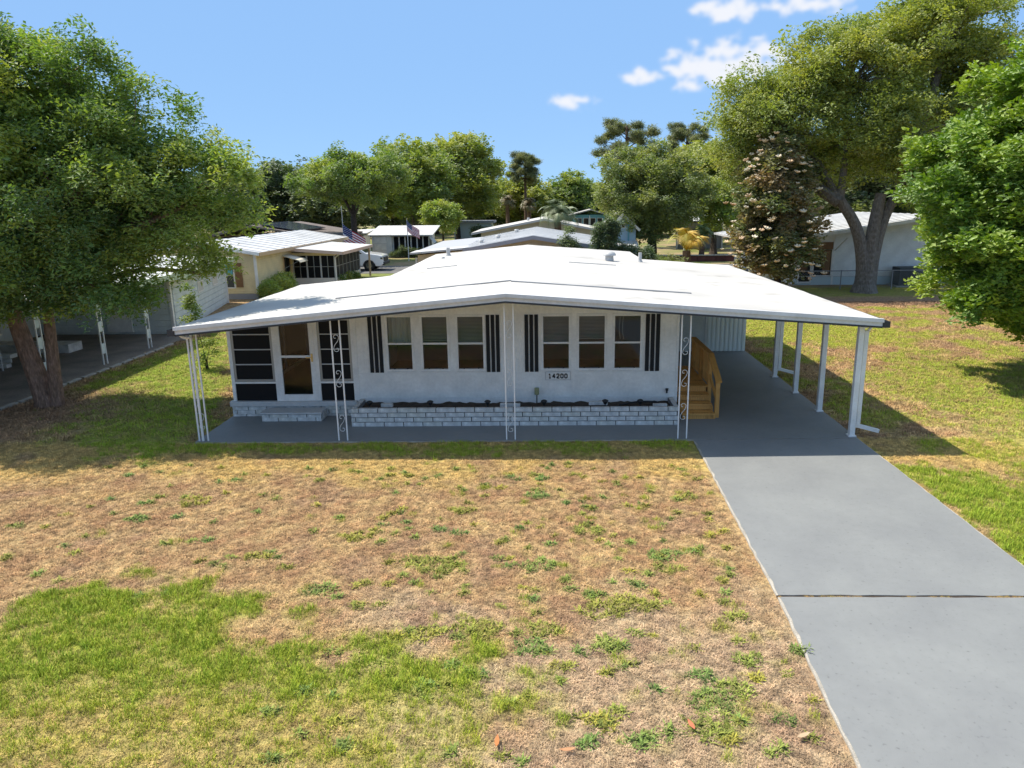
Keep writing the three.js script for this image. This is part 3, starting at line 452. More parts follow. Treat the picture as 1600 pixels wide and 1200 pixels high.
function bgWindow(parent, face, a0, a1, y0, y1, plane, trim, glass, bars = 1) {
  const w = part('window', parent), f = 0.05, B = (p0, p1, q0, q1, d0, d1) => face === 'z' ? bx(p0, p1, q0, q1, plane + d0, plane + d1) : bx(plane + d0, plane + d1, q0, q1, p0, p1);
  obj('frame', [B(a0 - f, a0, y0 - f, y1 + f, 0, 0.05), B(a1, a1 + f, y0 - f, y1 + f, 0, 0.05), B(a0, a1, y1, y1 + f, 0, 0.048), B(a0, a1, y0 - f, y0, 0, 0.055)], trim, w);
  const n = bars + 1; for (let k = 0; k < n; k++) { obj('pane', B(a0, a1, lerp(y0, y1, k / n) + (k ? 0.02 : 0), lerp(y0, y1, (k + 1) / n) - 0.005, 0, 0.024), glass, w); if (k) obj('rail', B(a0, a1, lerp(y0, y1, k / n) - 0.005, lerp(y0, y1, k / n) + 0.02, 0, 0.04), trim, w); }
  return w;
}

{ // pale green-white neighbour with a carport, behind the big tree
  const h = thing('neighbour_home', 'pale green-white lap-sided home with carport behind the multi-stemmed tree', 'house');
  obj('wall', [bx(-20, -13.52, 0, 2.2, -26.42, -26.32), bx(-18.4, -18.3, 0, 2.4, -26.3, -10)], N.greenWhite, h);
  siding(h, N.greenWhite, 'z', -20, -13.52, 0.12, () => 2.2, -26.32, 0.21, true);
  const wing = part('side_wing', h); wing.position.set(-13.5, 0, -26.42); wing.rotation.y = 0.206; // stands at a slight angle
  obj('wing_wall', [bx(-0.1, 0, 0, 2.0, -8.8, 0), bx(-6, -0.1, 0, 2.0, -8.8, -8.7)], N.greenWhite, wing);
  siding(wing, N.greenWhite, 'x', -8.8, 0, 0.12, () => 2.02, 0, 0.22, true);
  obj('corner_board', bx(-0.04, 0.06, 0, 2.0, -8.86, -8.76), M.trimWhite, wing);
  obj('corner_board', bx(-13.58, -13.48, 0, 2.2, -26.36, -26.26), M.trimWhite, h);
  for (const z of [-4.3, -6.9]) { obj('window_screen', bx(0.03, 0.05, 1.15, 1.5, z, z + 0.8), M.blind, wing); obj('window_frame', [bx(0.03, 0.06, 1.5, 1.55, z - 0.05, z + 0.85), bx(0.03, 0.06, 1.1, 1.15, z - 0.05, z + 0.85), bx(0.03, 0.06, 1.15, 1.5, z - 0.05, z), bx(0.03, 0.06, 1.15, 1.5, z + 0.8, z + 0.85)], M.trimWhite, wing); }
  const d = part('side_door', h); obj('door_leaf', bx(-15.9, -15.0, 0.12, 2.05, -26.29, -26.25), M.trimWhite, d); obj('handle', cyl(0.03, 0.03, 0.06, -15.1, 1.0, -26.22, 8), M.brass, d);
  const half = (x0, x1, y0, y1, z0, z1) => { const g = new THREE.BoxGeometry(1, 1, 1), p = g.attributes.position; for (let i = 0; i < p.count; i++) { const l = p.getX(i) < 0, t = p.getY(i) > 0, f = p.getZ(i) > 0; p.setXYZ(i, l ? x0 : x1, (l ? y0 : y1) - (t ? 0 : 0.12), f ? z0 : z1); } g.computeVertexNormals(); return g; };
  obj('wing_roof', half(-7, 0.4, 2.5, 2.12, 0.45, -9.1), N.metalRoof, wing); obj('wing_fascia', bx(0.4, 0.44, 1.94, 2.13, -9.1, 0.45), mat(0.45, 0.52, 0.36, 0.6), wing);
  obj('carport_roof', half(-22, -12.75, 2.75, 2.28, -9, -25.88), N.metalRoof, h);
  obj('fascia', [bx(-12.75, -12.71, 2.08, 2.29, -25.88, -9)], mat(0.45, 0.52, 0.36, 0.6), h);
  for (const z of [-23.7, -21.2, -18.6, -16.0, -13.4]) { const p = part('carport_post', h); for (const s of [-0.09, 0.09]) obj('upright', bx(-13.06, -13.03, 0.03, 2.16, z + s - 0.015, z + s + 0.015), M.iron, p); for (const y of [0.35, 1.0, 1.55]) obj('panel', bx(-13.055, -13.04, y, y + 0.3, z - 0.076, z + 0.076), N.greenWhite, p); }
  const st = part('entry_steps', h); for (let c = 0; c < 3; c++) { for (let k = 0; k < 4; k++) obj('brick', rbx(-16.0 - k * 0.41, -15.6 - k * 0.41, c * 0.12 + 0.03, c * 0.12 + 0.14, -20.9 + c * 0.001, -20.7 - c * 0.25, 0.01), M.brick[(k + c) % 4], st); }
  obj('brick_base', [bx(-18.3, -15.2, 0.02, 0.3, -23.6, -22.9)], M.brick[0], h);
  const rl = part('railing', h); for (let k = 0; k < 7; k++) obj('baluster', bx(-15.5, -15.48, 0.03, 1.0 + k * 0.0, -19.2 - k * 0.2, -19.18 - k * 0.2), M.iron, rl); obj('top_rail', bar(V(-15.49, 0.75, -19.0), V(-15.49, 1.05, -20.6), 0.04), M.iron, rl);
  const cs = structure(obj('neighbour_carport_slab', bx(-18.3, -12.72, -0.02, 0.03, -26.32, -8), mat(0.27, 0.225, 0.18, 0.9, { map: T.asphalt })));
  const e = thing('stone_edging', 'row of whitish concrete edging blocks along the neighbouring carport slab', 'edging'); const r = rng(31);
  for (let z = -25.2; z < -12; z += 0.62) if (r() > 0.08) { const b = obj('edging_block', rbx(-0.06, 0.06, 0, 0.075, -0.28, 0.28, 0.02), M.rawConcrete, e); b.position.set(-12.6 + (r() - 0.5) * 0.06, 0.006, z); b.rotation.y = (r() - 0.5) * 0.12; }
}
{ // yellow home with the screened porch
  const h = thing('yellow_home', 'yellow lap-sided home with brown shutter and screened porch beyond the white roof', 'house'), t = x => 2.25 + (x < -14.3 ? Math.min(0.6, (-14.3 - x) * 0.16) : 0);
  const q = poly([[-19.6, 0], [-14.3, 0], [-14.3, 2.2], [-17, 2.65], [-19.6, 2.2]], 0.1, -36.4); obj('wall', [q.g(), bx(-14.4, -14.3, 0, 2.25, -52, -36.4), bx(-19.6, -14.4, 0, 2.2, -52, -51.9)], N.yellow, h);
  siding(h, N.yellow, 'z', -19.6, -14.32, 0.3, x => 2.2 + 0.166 * Math.min(x + 19.6, -14.3 - x), -36.3, 0.115, false);
  siding(h, N.yellow, 'x', -41.5, -36.3, 0.3, () => 2.2, -14.3, 0.115, false);
  obj('skirting', [bx(-19.6, -14.27, 0, 0.28, -36.3, -36.26), bx(-14.3, -14.26, 0, 0.28, -41.5, -36.3)], N.skirt, h);
  obj('corner_board', bx(-14.36, -14.24, 0.28, 2.2, -36.34, -36.24), M.trimWhite, h);
  gableRoof(h, N.metalRoof, -20.1, -13.95, -36.0, -52.3, 2.3, 2.8, -17, 0.1, 1.1);
  { const f = []; f.push(bar(V(-17, 2.72, -35.98), V(-13.95, 2.22, -35.98), 0.03, 0.16), bar(V(-17, 2.72, -35.98), V(-20.1, 2.22, -35.98), 0.03, 0.16)); obj('fascia', f, M.trimWhite, h); obj('side_fascia', bx(-13.96, -13.92, 2.12, 2.29, -52.3, -36.0), N.tanTrim, h); }
  bgWindow(h, 'z', -16.15, -15.4, 0.6, 1.75, -36.28, M.trimWhite, M.darkGlass, 1); obj('window_awning_shade', bx(-16.1, -15.44, 1.2, 1.72, -36.25, -36.24), N.tealShade, h);
  obj('shutter', bx(-15.3, -14.98, 0.6, 1.78, -36.28, -36.22), N.brown, h); obj('shutter', bx(-16.6, -16.28, 0.6, 1.78, -36.28, -36.22), N.brown, h);
  // window with metal awning on the side wall
  bgWindow(h, 'x', -41.0, -40.1, 0.9, 1.75, -14.28, N.tanTrim, M.darkGlass, 0);
  const aw = part('awning', h); obj('awning_hood', [bar(V(-14.26, 1.86, -40.55), V(-13.4, 1.62, -40.55), 1.3, 0.03), bar(V(-13.4, 1.62, -40.55), V(-13.3, 1.5, -40.55), 1.3, 0.03)], mat(0.62, 0.57, 0.45, 0.6), aw); obj('awning_arm', [bar(V(-14.26, 1.15, -39.95), V(-13.45, 1.56, -39.95), 0.025)], M.alu, aw);
  // porch
  const p = part('screened_porch', h), px0 = -14.28, px1 = -11.9, pz0 = -41.5, pz1 = -47.0;
  obj('porch_kneewall', [bx(px0, px1, 0, 0.52, pz0 - 0.08, pz0), bx(px1 - 0.08, px1, 0, 0.52, pz1, pz0 - 0.08)], mat(0.62, 0.57, 0.5, 0.8), p);
  obj('porch_screen', [bx(px0, px1, 0.52, 1.75, pz0 - 0.05, pz0 - 0.045), bx(px1 - 0.05, px1 - 0.045, 0.52, 1.75, pz1, pz0 - 0.05)], M.screen, p);
  obj('porch_floor', bx(px0, px1 - 0.08, 0, 0.3, pz1, pz0 - 0.08), M.roomFloor, p);
  for (let k = 0; k <= 6; k++) { const x = lerp(px0 + 0.03, px1 - 0.03, k / 6), w = k % 2 ? 0.018 : 0.04; obj('mullion', bx(x - w, x + w, 0.52, 1.76, pz0 - 0.03, pz0 + 0.004), k % 2 ? M.alu : M.trimGrey, p); }
  for (let k = 1; k <= 7; k++) { const z = lerp(pz0, pz1, k / 7); obj('mullion', bx(px1 - 0.03, px1 + 0.004, 0.52, 1.76, z - 0.02, z + 0.02), M.alu, p); }
  obj('cross_rail', [bx(px0, px1 - 0.02, 1.13, 1.16, pz0 - 0.035, pz0 - 0.008), bx(px1 - 0.035, px1 - 0.008, 1.13, 1.16, pz1, pz0)], M.alu, p);
  obj('header', [bx(px0, px1, 1.76, 1.9, pz0 - 0.08, pz0 - 0.002), bx(px1 - 0.08, px1 - 0.002, 1.76, 1.9, pz1, pz0 - 0.08)], N.yellow, p);
  { const g = new THREE.BoxGeometry(1, 1, 1), v = g.attributes.position; for (let i = 0; i < v.count; i++) { const l = v.getX(i) < 0, tp = v.getY(i) > 0, f = v.getZ(i) > 0; v.setXYZ(i, l ? -14.3 : -11.3, (l ? 2.22 : 2.0) - (tp ? 0 : 0.09), f ? -41.0 : -48); } g.computeVertexNormals(); obj('porch_roof', g, N.metalRoof, h); obj('porch_fascia', [bar(V(-14.3, 2.13, -40.98), V(-11.3, 1.91, -40.98), 0.03, 0.17), bx(-11.3, -11.26, 1.83, 2.0, -48, -41.0)], mat(0.52, 0.38, 0.3, 0.6), h); }
  obj('downspout', [tube([V(-11.5, 1.85, -41.1), V(-11.7, 1.75, -41.3), V(-11.86, 1.65, -41.45)], 0.035, 6, 6), bx(-11.9, -11.84, 0.05, 1.66, -41.5, -41.44)], M.trimWhite, h);
  obj('corner_column', bx(-11.5, -11.4, 0.02, 1.9, -47.7, -47.6), N.tanTrim, h);
}
{ // home with solar panels farther back
  const h = thing('solar_home', 'brown-roofed home with solar panels behind the yellow home', 'house');
  obj('wall', bx(-25, -17, 0, 2.1, -66, -55.4), N.cream, h);
  gableRoof(h, N.shingle, -25.6, -16.4, -55, -66.4, 2.15, 3.05, -21.8, 0.14);
  const a = part('solar_array', h); for (let i = 0; i < 4; i++) for (let j = 0; j < 3; j++) { const z = -55.5 - i * 1.75, x0 = -21.5 + j * 1.02, y0 = 3.05 - 0.9 * (x0 + 21.8) / 5.4, y1 = 3.05 - 0.9 * (x0 + 1 + 21.8) / 5.4; obj('solar_panel', bar(V(x0, y0 + 0.13, z - 0.85), V(x0 + 0.99, y1 + 0.13, z - 0.85), 1.7, 0.04), N.panel, a); }
  for (let i = 0; i < 3; i++) for (let j = 0; j < 3; j++) { const z = -55.6 - i * 1.75, x0 = -22.1 - j * 0.95, y0 = 3.05 - 0.9 * (-21.8 - x0) / 3.8, y1 = 3.05 - 0.9 * (-21.8 - x0 + 0.93) / 3.8; obj('solar_panel', bar(V(x0, y0 + 0.13, z - 0.85), V(x0 - 0.92, y1 + 0.13, z - 0.85), 1.7, 0.04), N.panel, a); }
}
{ // home across the street with dark screened porch
  const h = thing('porch_home', 'white home across the street with dark porch and sloping awning', 'house');
  obj('wall', [bx(-15.2, -13.5, 0, 1.95, -68, -64.6), bx(-13.5, -10.3, 0, 1.95, -68, -66.2)], N.white, h);
  siding(h, N.white, 'z', -15.2, -13.5, 0.1, () => 1.95, -64.6, 0.2, false);
  const dr = part('garage_door', h); obj('door_leaf', bx(-15.0, -13.95, 0.05, 1.7, -64.56, -64.5), M.trimWhite, dr); for (const y of [0.6, 1.15]) obj('door_rail', bx(-15.0, -13.95, y, y + 0.03, -64.5, -64.48), M.trimGrey, dr);
  obj('porch_kneewall', bx(-13.5, -10.3, 0, 0.42, -65.1, -65.0), N.white, h);
  obj('porch_screen', bx(-13.5, -10.3, 0.42, 1.7, -65.06, -65.05), M.screen, h);
  for (let k = 0; k <= 6; k++) { const x = lerp(-13.45, -10.35, k / 6); obj('porch_column', bx(x - 0.05, x + 0.05, 0.42, 1.75, -65.04, -64.94), M.trimWhite, h); }
  { const g = new THREE.BoxGeometry(1, 1, 1), v = g.attributes.position; for (let i = 0; i < v.count; i++) { const l = v.getX(i) < 0, tp = v.getY(i) > 0, f = v.getZ(i) > 0; v.setXYZ(i, l ? -15.5 : -9.9, (f ? 1.9 : 2.55) - (tp ? 0 : 0.09), f ? -64.3 : -69); } g.computeVertexNormals(); obj('roof', g, N.metalRoof, h); }
  obj('awning', bar(V(-10.3, 1.75, -65.2), V(-9.75, 1.15, -65.2), 1.6, 0.04), N.metalRoof, h);
  const b = thing('grey_home', 'low grey-white home half hidden behind the yellow porch roof', 'house');
  obj('wall', bx(-21, -16.4, 0, 1.75, -69, -66.6), N.white, b); siding(b, N.white, 'z', -21, -16.4, 0.1, () => 1.75, -66.6, 0.2, false);
  { const g = new THREE.BoxGeometry(1, 1, 1), v = g.attributes.position; for (let i = 0; i < v.count; i++) { const l = v.getX(i) < 0, tp = v.getY(i) > 0, f = v.getZ(i) > 0; v.setXYZ(i, l ? -21.5 : -16.0, (l ? 1.75 : 2.0) + (f ? 0 : 0.25) - (tp ? 0 : 0.09), f ? -66.2 : -70); } g.computeVertexNormals(); obj('roof', g, N.metalRoof, b); }
  obj('wall_lamp', bx(-18.3, -18.15, 1.2, 1.5, -66.55, -66.4), M.black, b); bgWindow(b, 'z', -20.6, -19.2, 0.7, 1.4, -66.56, M.trimWhite, M.darkGlass, 0);
}
function flag(name, label, x, z, h, fx, fy, w, droop, seed) {
  const t = thing(name, label, 'flag', [x, 0, z]);
  obj('pole', cyl(0.035, 0.025, h, 0, 0, 0, 8), M.iron, t); obj('finial', new THREE.SphereGeometry(0.06, 8, 6).translate(0, h + 0.03, 0), M.brass, t);
  const d = flagTex || (flagTex = tex(190, (u, v) => { const s = Math.floor((1 - v) * 13); if (u < 0.4 && v > 6 / 13) { const a = (u / 0.4 * 11) , b = ((v - 6 / 13) * 13 / 7 * 9); const i = Math.round(a - 0.5), j = Math.round(b - 0.5); const dd = Math.hypot(a - i - 0.5, (b - j - 0.5)); return (i + j) % 2 === 0 && dd < 0.3 ? [0.95, 0.95, 0.95] : [0.16, 0.19, 0.40]; } return s % 2 ? [0.93, 0.93, 0.93] : [0.74, 0.14, 0.2]; }, true, 1, 100));
  const g = new THREE.PlaneGeometry(w, w * 0.6, 16, 10), p = g.attributes.position; g.translate(w / 2, -w * 0.3, 0);
  for (let i = 0; i < p.count; i++) { const u = p.getX(i) / w, v = -p.getY(i) / (w * 0.6); p.setXYZ(i, u * w * (1 - droop * 0.35), fy - v * w * 0.6 * (1 - 0.1 * u) - droop * u * w * 0.75 - 0.08 * Math.sin(u * 5) * droop, 0.09 * Math.sin(u * 9 + v * 1.5) * u + 0.03); }
  g.computeVertexNormals(); const m = new THREE.MeshStandardMaterial({ map: d, roughness: 0.8, side: THREE.DoubleSide }); mesh('cloth', g, m, t);
}
let flagTex = null;
flag('flag_pole', 'striped flag on tall pole rising behind the yellow porch roof', -16.1, -59.0, 4.4, 0, 3.0, 2.3, 0.7, 1);
flag('flag_pole', 'striped flag on short pole in front of the dark porch', -11.3, -60.3, 3.3, 0, 3.2, 1.35, 0.8, 2);
{ // pickup
  const t = thing('pickup_truck', 'white pickup truck parked behind the yellow porch', 'truck', [-16.55, 0.012, -52.3]); const w = 1.86;
  const prof = [[0.05, 0.5], [0.05, 1.08], [1.75, 1.1], [1.85, 1.12], [2.0, 1.62], [2.4, 1.7], [3.2, 1.68], [3.95, 1.16], [4.7, 1.06], [5.05, 0.98], [5.1, 0.5], [4.9, 0.36], [4.65, 0.36], [4.6, 0.5], [4.42, 0.72], [4.15, 0.78], [3.88, 0.72], [3.7, 0.5], [3.66, 0.36], [1.5, 0.36], [1.45, 0.5], [1.27, 0.72], [1.0, 0.78], [0.73, 0.72], [0.55, 0.5], [0.5, 0.42]];
  const g = new THREE.ExtrudeGeometry(new THREE.Shape(prof.map(p => new THREE.Vector2(...p))), { depth: w - 0.1, bevelEnabled: true, bevelSize: 0.05, bevelThickness: 0.05, bevelSegments: 2 }).translate(0, 0, -w / 2 + 0.05);
  obj('body', g, new THREE.MeshPhysicalMaterial({ color: 0xe8e8e8, roughness: 0.35, clearcoat: 1 }), t);
  const side = (pts) => { const s = new THREE.ExtrudeGeometry(new THREE.Shape(pts.map(p => new THREE.Vector2(...p))), { depth: w + 0.012, bevelEnabled: false }).translate(0, 0, -w / 2 - 0.006); return s; };
  obj('side_window', side([[2.1, 1.16], [2.2, 1.56], [2.75, 1.6], [2.75, 1.16]]), M.darkGlass, t); obj('side_window', side([[2.85, 1.16], [2.85, 1.6], [3.15, 1.6], [3.72, 1.16]]), M.darkGlass, t);
  obj('windscreen', bar(V(3.3, 1.64, 0), V(3.9, 1.22, 0), w - 0.3, 0.1), M.darkGlass, t);
  obj('grille', bx(5.1, 5.17, 0.62, 0.92, -0.6, 0.6), M.black, t); obj('bumper', rbx(5.0, 5.22, 0.4, 0.6, -0.9, 0.9, 0.04), M.black, t);
  for (const s of [-1, 1]) obj('headlight', rbx(4.95, 5.13, 0.78, 0.95, s * 0.92 - 0.14, s * 0.92 + 0.02 , 0.03), M.chrome, t);
  for (const x of [1.0, 4.15]) for (const s of [-1, 1]) { const wl = part('wheel', t); obj('tyre', new THREE.TorusGeometry(0.29, 0.11, 8, 20).translate(x, 0.39, s * 0.85), N.tyre, wl); obj('rim', new THREE.CylinderGeometry(0.22, 0.22, 0.18, 10).rotateX(Math.PI / 2).translate(x, 0.39, s * 0.85), M.chrome, wl); }
  obj('mirror', rbx(3.3, 3.42, 1.18, 1.36, w / 2 + 0.02, w / 2 + 0.2, 0.03), M.black, t);
}
{ // cream home directly behind
  const h = thing('cream_home', 'cream gabled home with pale metal roof directly behind the white roof', 'house');
  const q = poly([[-6.1, 0], [2.6, 0], [2.6, 2.42], [-0.7, 2.98], [-3.9, 2.42], [-6.1, 2.2]], 0.1, -34.9); obj('wall', [q.g(), bx(-6.1, -6.0, 0, 2.2, -46, -34.9), bx(2.5, 2.6, 0, 2.4, -46, -34.9), bx(-6.0, 2.5, 0, 2.2, -46.1, -46)], N.cream, h);
  gableRoof(h, N.metalRoof, -3.95, 3.0, -34.4, -46.5, 2.52, 3.1, -0.7, 0.1, 1.2);
  obj('carport_roof', bar(V(-3.95, 2.46, -41.4), V(-6.5, 2.22, -41.4), 10, 0.1), N.greyRoof, h); obj('front_panel_roof', bar(V(-3.6, 2.54, -35.35), V(-6.4, 2.3, -35.35), 1.9, 0.08), N.metalRoof, h);
  obj('fascia', [bar(V(-0.7, 3.0, -34.38), V(-3.95, 2.42, -34.38), 0.03, 0.17), bar(V(-0.7, 3.0, -34.38), V(3.0, 2.42, -34.38), 0.03, 0.17)], mat(0.3, 0.3, 0.33, 0.5), h);
  obj('downspout', bx(-6.2, -6.12, 0.05, 2.1, -34.8, -34.72), M.trimGrey, h);
  for (const [x, z] of [[-2.6, -39], [-1.8, -43], [-3.3, -37]]) obj('roof_vent', [cyl(0.09, 0.09, 0.16, x, 2.48 + (x + 3.95) * 0.178, z, 10), cyl(0.15, 0.12, 0.06, x, 2.63 + (x + 3.95) * 0.178, z, 10)], N.metalRoof, h);
  bgWindow(h, 'z', -3.2, -2.3, 1.0, 2.0, -34.8, M.trimWhite, M.darkGlass, 1); bgWindow(h, 'z', 1.0, 1.9, 1.0, 2.0, -34.8, M.trimWhite, M.darkGlass, 1);
}
{ // white-roofed home beyond
  const h = thing('white_roof_home', 'white-roofed home rising behind the cream home and palm', 'house');
  const q = poly([[-5.2, 0], [4.2, 0], [4.2, 2.3], [-0.3, 3.2], [-5.2, 2.25]], 0.1, -58.1); obj('wall', [q.g(), bx(-5.2, -5.1, 0, 2.2, -66, -58.1), bx(4.1, 4.2, 0, 2.2, -66, -58.1)], N.cream, h);
  gableRoof(h, M.roof, -5.9, 4.9, -57.5, -66.4, 2.3, 3.35, -0.3, 0.16, 0); obj('roof_vent', cyl(0.1, 0.1, 0.3, -1.6, 3.05, -61, 8), N.metalRoof, h);
}
{ // small far homes
  const a = thing('teal_home', 'small teal home with white roof far beyond the palm', 'house'); obj('wall', bx(3.6, 8.3, 0, 2.7, -116, -110.2), N.teal, a); gableRoof(a, M.roof, 3.0, 8.9, -109.6, -116.4, 2.7, 3.5, 6.2, 0.16);
  for (let k = 0; k < 4; k++) bgWindow(a, 'z', 4.2 + k * 1.0, 4.9 + k * 1.0, 1.2, 2.2, -110.18, M.trimWhite, M.darkGlass, 0); obj('porch_column', [bx(6.0, 6.1, 0, 2.6, -109.9, -109.8)], M.trimWhite, a);
  const b = thing('blue_home', 'light blue gabled home with white trim beside the tall oak', 'house');
  const q = poly([[4.9, 0], [7.0, 0], [7.0, 2.55], [5.95, 3.45], [4.9, 2.55]], 0.1, -60.1); obj('wall', [q.g(), bx(4.9, 7.0, 0, 2.5, -68, -60.1)], N.blue, b); siding(b, N.blue, 'z', 4.9, 7, 0.3, x => 2.5 + 0.85 * (1.05 - Math.abs(x - 5.95)), -60, 0.15, false);
  gableRoof(b, N.metalRoof, 4.6, 7.3, -59.7, -68.3, 2.45, 3.65, 5.95, 0.12); obj('gable_trim', [bar(V(5.95, 3.5, -59.68), V(4.6, 2.32, -59.68), 0.04, 0.2), bar(V(5.95, 3.5, -59.68), V(7.3, 2.32, -59.68), 0.04, 0.2)], M.trimWhite, b);
  bgWindow(b, 'z', 5.05, 5.5, 1.5, 2.2, -59.96, M.trimWhite, M.darkGlass, 0); bgWindow(b, 'z', 5.85, 6.1, 2.55, 2.85, -59.96, M.trimWhite, M.darkGlass, 0); obj('wall_pipe', bx(6.35, 6.47, 0.3, 3.0, -59.95, -59.85), N.teal, b);
  obj('porch_roof', bar(V(5.9, 1.5, -60), V(5.9, 1.0, -58), 2.4, 0.08), N.metalRoof, b); obj('porch_wall', bx(4.9, 7, 0, 0.95, -59.5, -58.4), N.white, b);
  const c = thing('metal_roof_carport', 'white ribbed metal carport roof behind the flowering tree', 'carport'); obj('roof', bar(V(14.9, 3.5, -74), V(14.9, 2.75, -69.6), 4.8, 0.1), N.metalRoof, c); { const L = []; for (let k = 0; k < 16; k++) L.push(bx(12.55 + k * 0.31, 12.7 + k * 0.31, 2.62, 2.76, -69.62, -69.55)); obj('rib_end', L, M.black, c); } for (const x of [12.7, 17.1]) for (const z of [-69.9, -73.7]) obj('post', bx(x - 0.05, x + 0.05, 0, z < -72 ? 3.35 : 2.7, z - 0.05, z + 0.05), M.trimWhite, c); obj('back_wall', bx(12.6, 17.2, 0, 2.5, -73.9, -73.8), N.skirt, c);
  const d = thing('far_home', 'pale home with flat roof under the dark trees far behind', 'house'); obj('wall', bx(-11.5, -7.0, 0, 2.1, -96, -92), mat(0.5, 0.56, 0.55, 0.7), d); obj('roof', bx(-11.9, -6.6, 2.1, 2.35, -96.3, -91.6), N.greyRoof, d); bgWindow(d, 'z', -9.2, -8.6, 0.4, 1.7, -91.98, M.trimWhite, M.darkGlass, 0);
  const w = thing('garden_wall', 'low maroon wall across the street beside the yellow palm', 'wall'); for (let k = 0; k < 9; k++) obj('wall_block', rbx(8 + k * 0.72, 8.7 + k * 0.72, 0.0, 0.42 + 0.02 * (k % 2), -58.2, -57.9, 0.02), N.maroon, w); obj('coping', bx(7.95, 14.5, 0.44, 0.52, -58.25, -57.85), M.rawConcrete, w);
  structure(obj('pavement', bx(7, 22, -0.02, 0.016, -64, -58.3), M.rawConcrete));
}
{ // white home on the right, behind the great oak
  const h = thing('white_home', 'white lap-sided home behind the great oak trunk', 'house');
  const q = poly([[13.6, 0], [28, 0], [28, 2.6], [21, 3.7], [13.6, 2.55]], 0.1, -41.2); obj('wall', [q.g(), bx(13.6, 13.7, 0, 2.5, -52, -41.2)], N.white, h);
  siding(h, N.white, 'z', 15.75, 28, 0.5, x => x < 21 ? 2.6 + (x - 13.6) * 0.145 : 3.7 - (x - 21) * 0.15, -41.1, 0.145, false);
  obj('skirting', [bx(13.6, 28, 0, 0.46, -41.1, -41.06)], mat(0.5, 0.6, 0.62, 0.7, { bumpMap: T.ribs, bumpScale: 0.01 }), h); obj('belt_trim', bx(13.6, 28, 0.46, 0.49, -41.1, -41.055), M.trimGrey, h);
  obj('corner_board', bx(15.68, 15.78, 0, 2.55, -41.1, -41.04), M.trimWhite, h);
  gableRoof(h, N.metalRoof, 11.6, 28.6, -40.2, -52.5, 2.42, 3.8, 21, 0.12, 0.9); obj('fascia', [bar(V(11.6, 2.33, -40.18), V(21, 3.71, -40.18), 0.03, 0.17), bar(V(28.6, 2.33, -40.18), V(21, 3.71, -40.18), 0.03, 0.17)], M.trimWhite, h);
  const pn = part('porch_window', h); obj('pane', bx(14.66, 15.62, 0.55, 1.95, -41.09, -41.07), M.darkGlass, pn); obj('curtain', bx(15.15, 15.55, 0.6, 1.9, -41.066, -41.06), N.brown, pn); obj('header', bx(14.6, 15.66, 1.96, 2.35, -41.09, -41.05), N.brown, pn); obj('frame', [bx(14.6, 14.66, 0.5, 1.96, -41.09, -41.03), bx(15.62, 15.67, 0.5, 1.96, -41.09, -41.03)], M.trimWhite, pn);
  const dr = part('porch_door', h); obj('frame', [bx(13.8, 13.88, 0.1, 1.5, -41.1, -41.03), bx(14.48, 14.56, 0.1, 1.5, -41.1, -41.03), bx(13.88, 14.48, 1.3, 1.36, -41.1, -41.03), bx(13.88, 14.48, 0.1, 0.2, -41.1, -41.03)], M.trimWhite, dr); obj('pane', bx(13.88, 14.48, 0.2, 1.3, -41.08, -41.06), M.darkGlass, dr);
  obj('bracket', bar(V(15.75, 1.9, -41.0), V(16.1, 2.6, -40.3), 0.04), M.trimGrey, h);
  const ac = thing('air_conditioner', 'large dark grey air conditioning unit against the white siding', 'air conditioner', [0, 0, 0]);
  obj('base_pad', bx(18.7, 21.2, 0, 0.08, -40.9, -39.7), M.rawConcrete, ac); obj('cabinet', rbx(18.9, 21.0, 0.08, 1.04, -40.8, -39.85, 0.03), mat(0.055, 0.06, 0.065, 0.6), ac); const lv = []; for (let k = 0; k < 16; k++) lv.push(bx(18.98, 19.85, 0.16 + k * 0.052, 0.18 + k * 0.052, -39.85, -39.83)); obj('louvre', lv, M.black, ac); obj('access_panel', rbx(19.9, 20.9, 0.14, 0.98, -39.85, -39.82, 0.02), mat(0.07, 0.075, 0.08, 0.5), ac); obj('name_badge', bx(20.3, 20.6, 0.74, 0.78, -39.82, -39.815), M.trimGrey, ac);
  const f = thing('rail_fence', 'thin dark wire fence with steel posts in front of the white home', 'fence'); obj('top_rail', [tube([V(12.6, 0.96, -38.9), V(17, 0.98, -39.0), V(24, 0.97, -39.1)], 0.025, 6, 20)], M.skirtRail || N.skirt, f); for (let k = 0; k < 5; k++) obj('post', cyl(0.03, 0.03, 1.02, 12.7 + k * 2.7, 0, -38.95, 8), N.skirt, f);
  const L = []; for (let k = 0; k < 80; k++) { const x = 12.6 + k * 0.14; L.push(bar(V(x, 0.06, -38.95), V(x + 0.9, 0.96, -38.95), 0.004), bar(V(x + 0.9, 0.06, -38.95), V(x, 0.96, -38.95), 0.004)); } obj('wire_mesh', L, M.alu, f);
  const wf = thing('white_fence', 'short white picket panel beside the flowering tree', 'fence'); for (let k = 0; k < 11; k++) obj('picket', rbx(11.9 + k * 0.14, 12.02 + k * 0.14, 0.02, 1.25, -44.1, -44.07, 0.01), M.trimWhite, wf); obj('rail', [bx(11.85, 13.5, 0.25, 0.33, -44.14, -44.1), bx(11.85, 13.5, 0.95, 1.03, -44.14, -44.1)], M.trimWhite, wf);
}

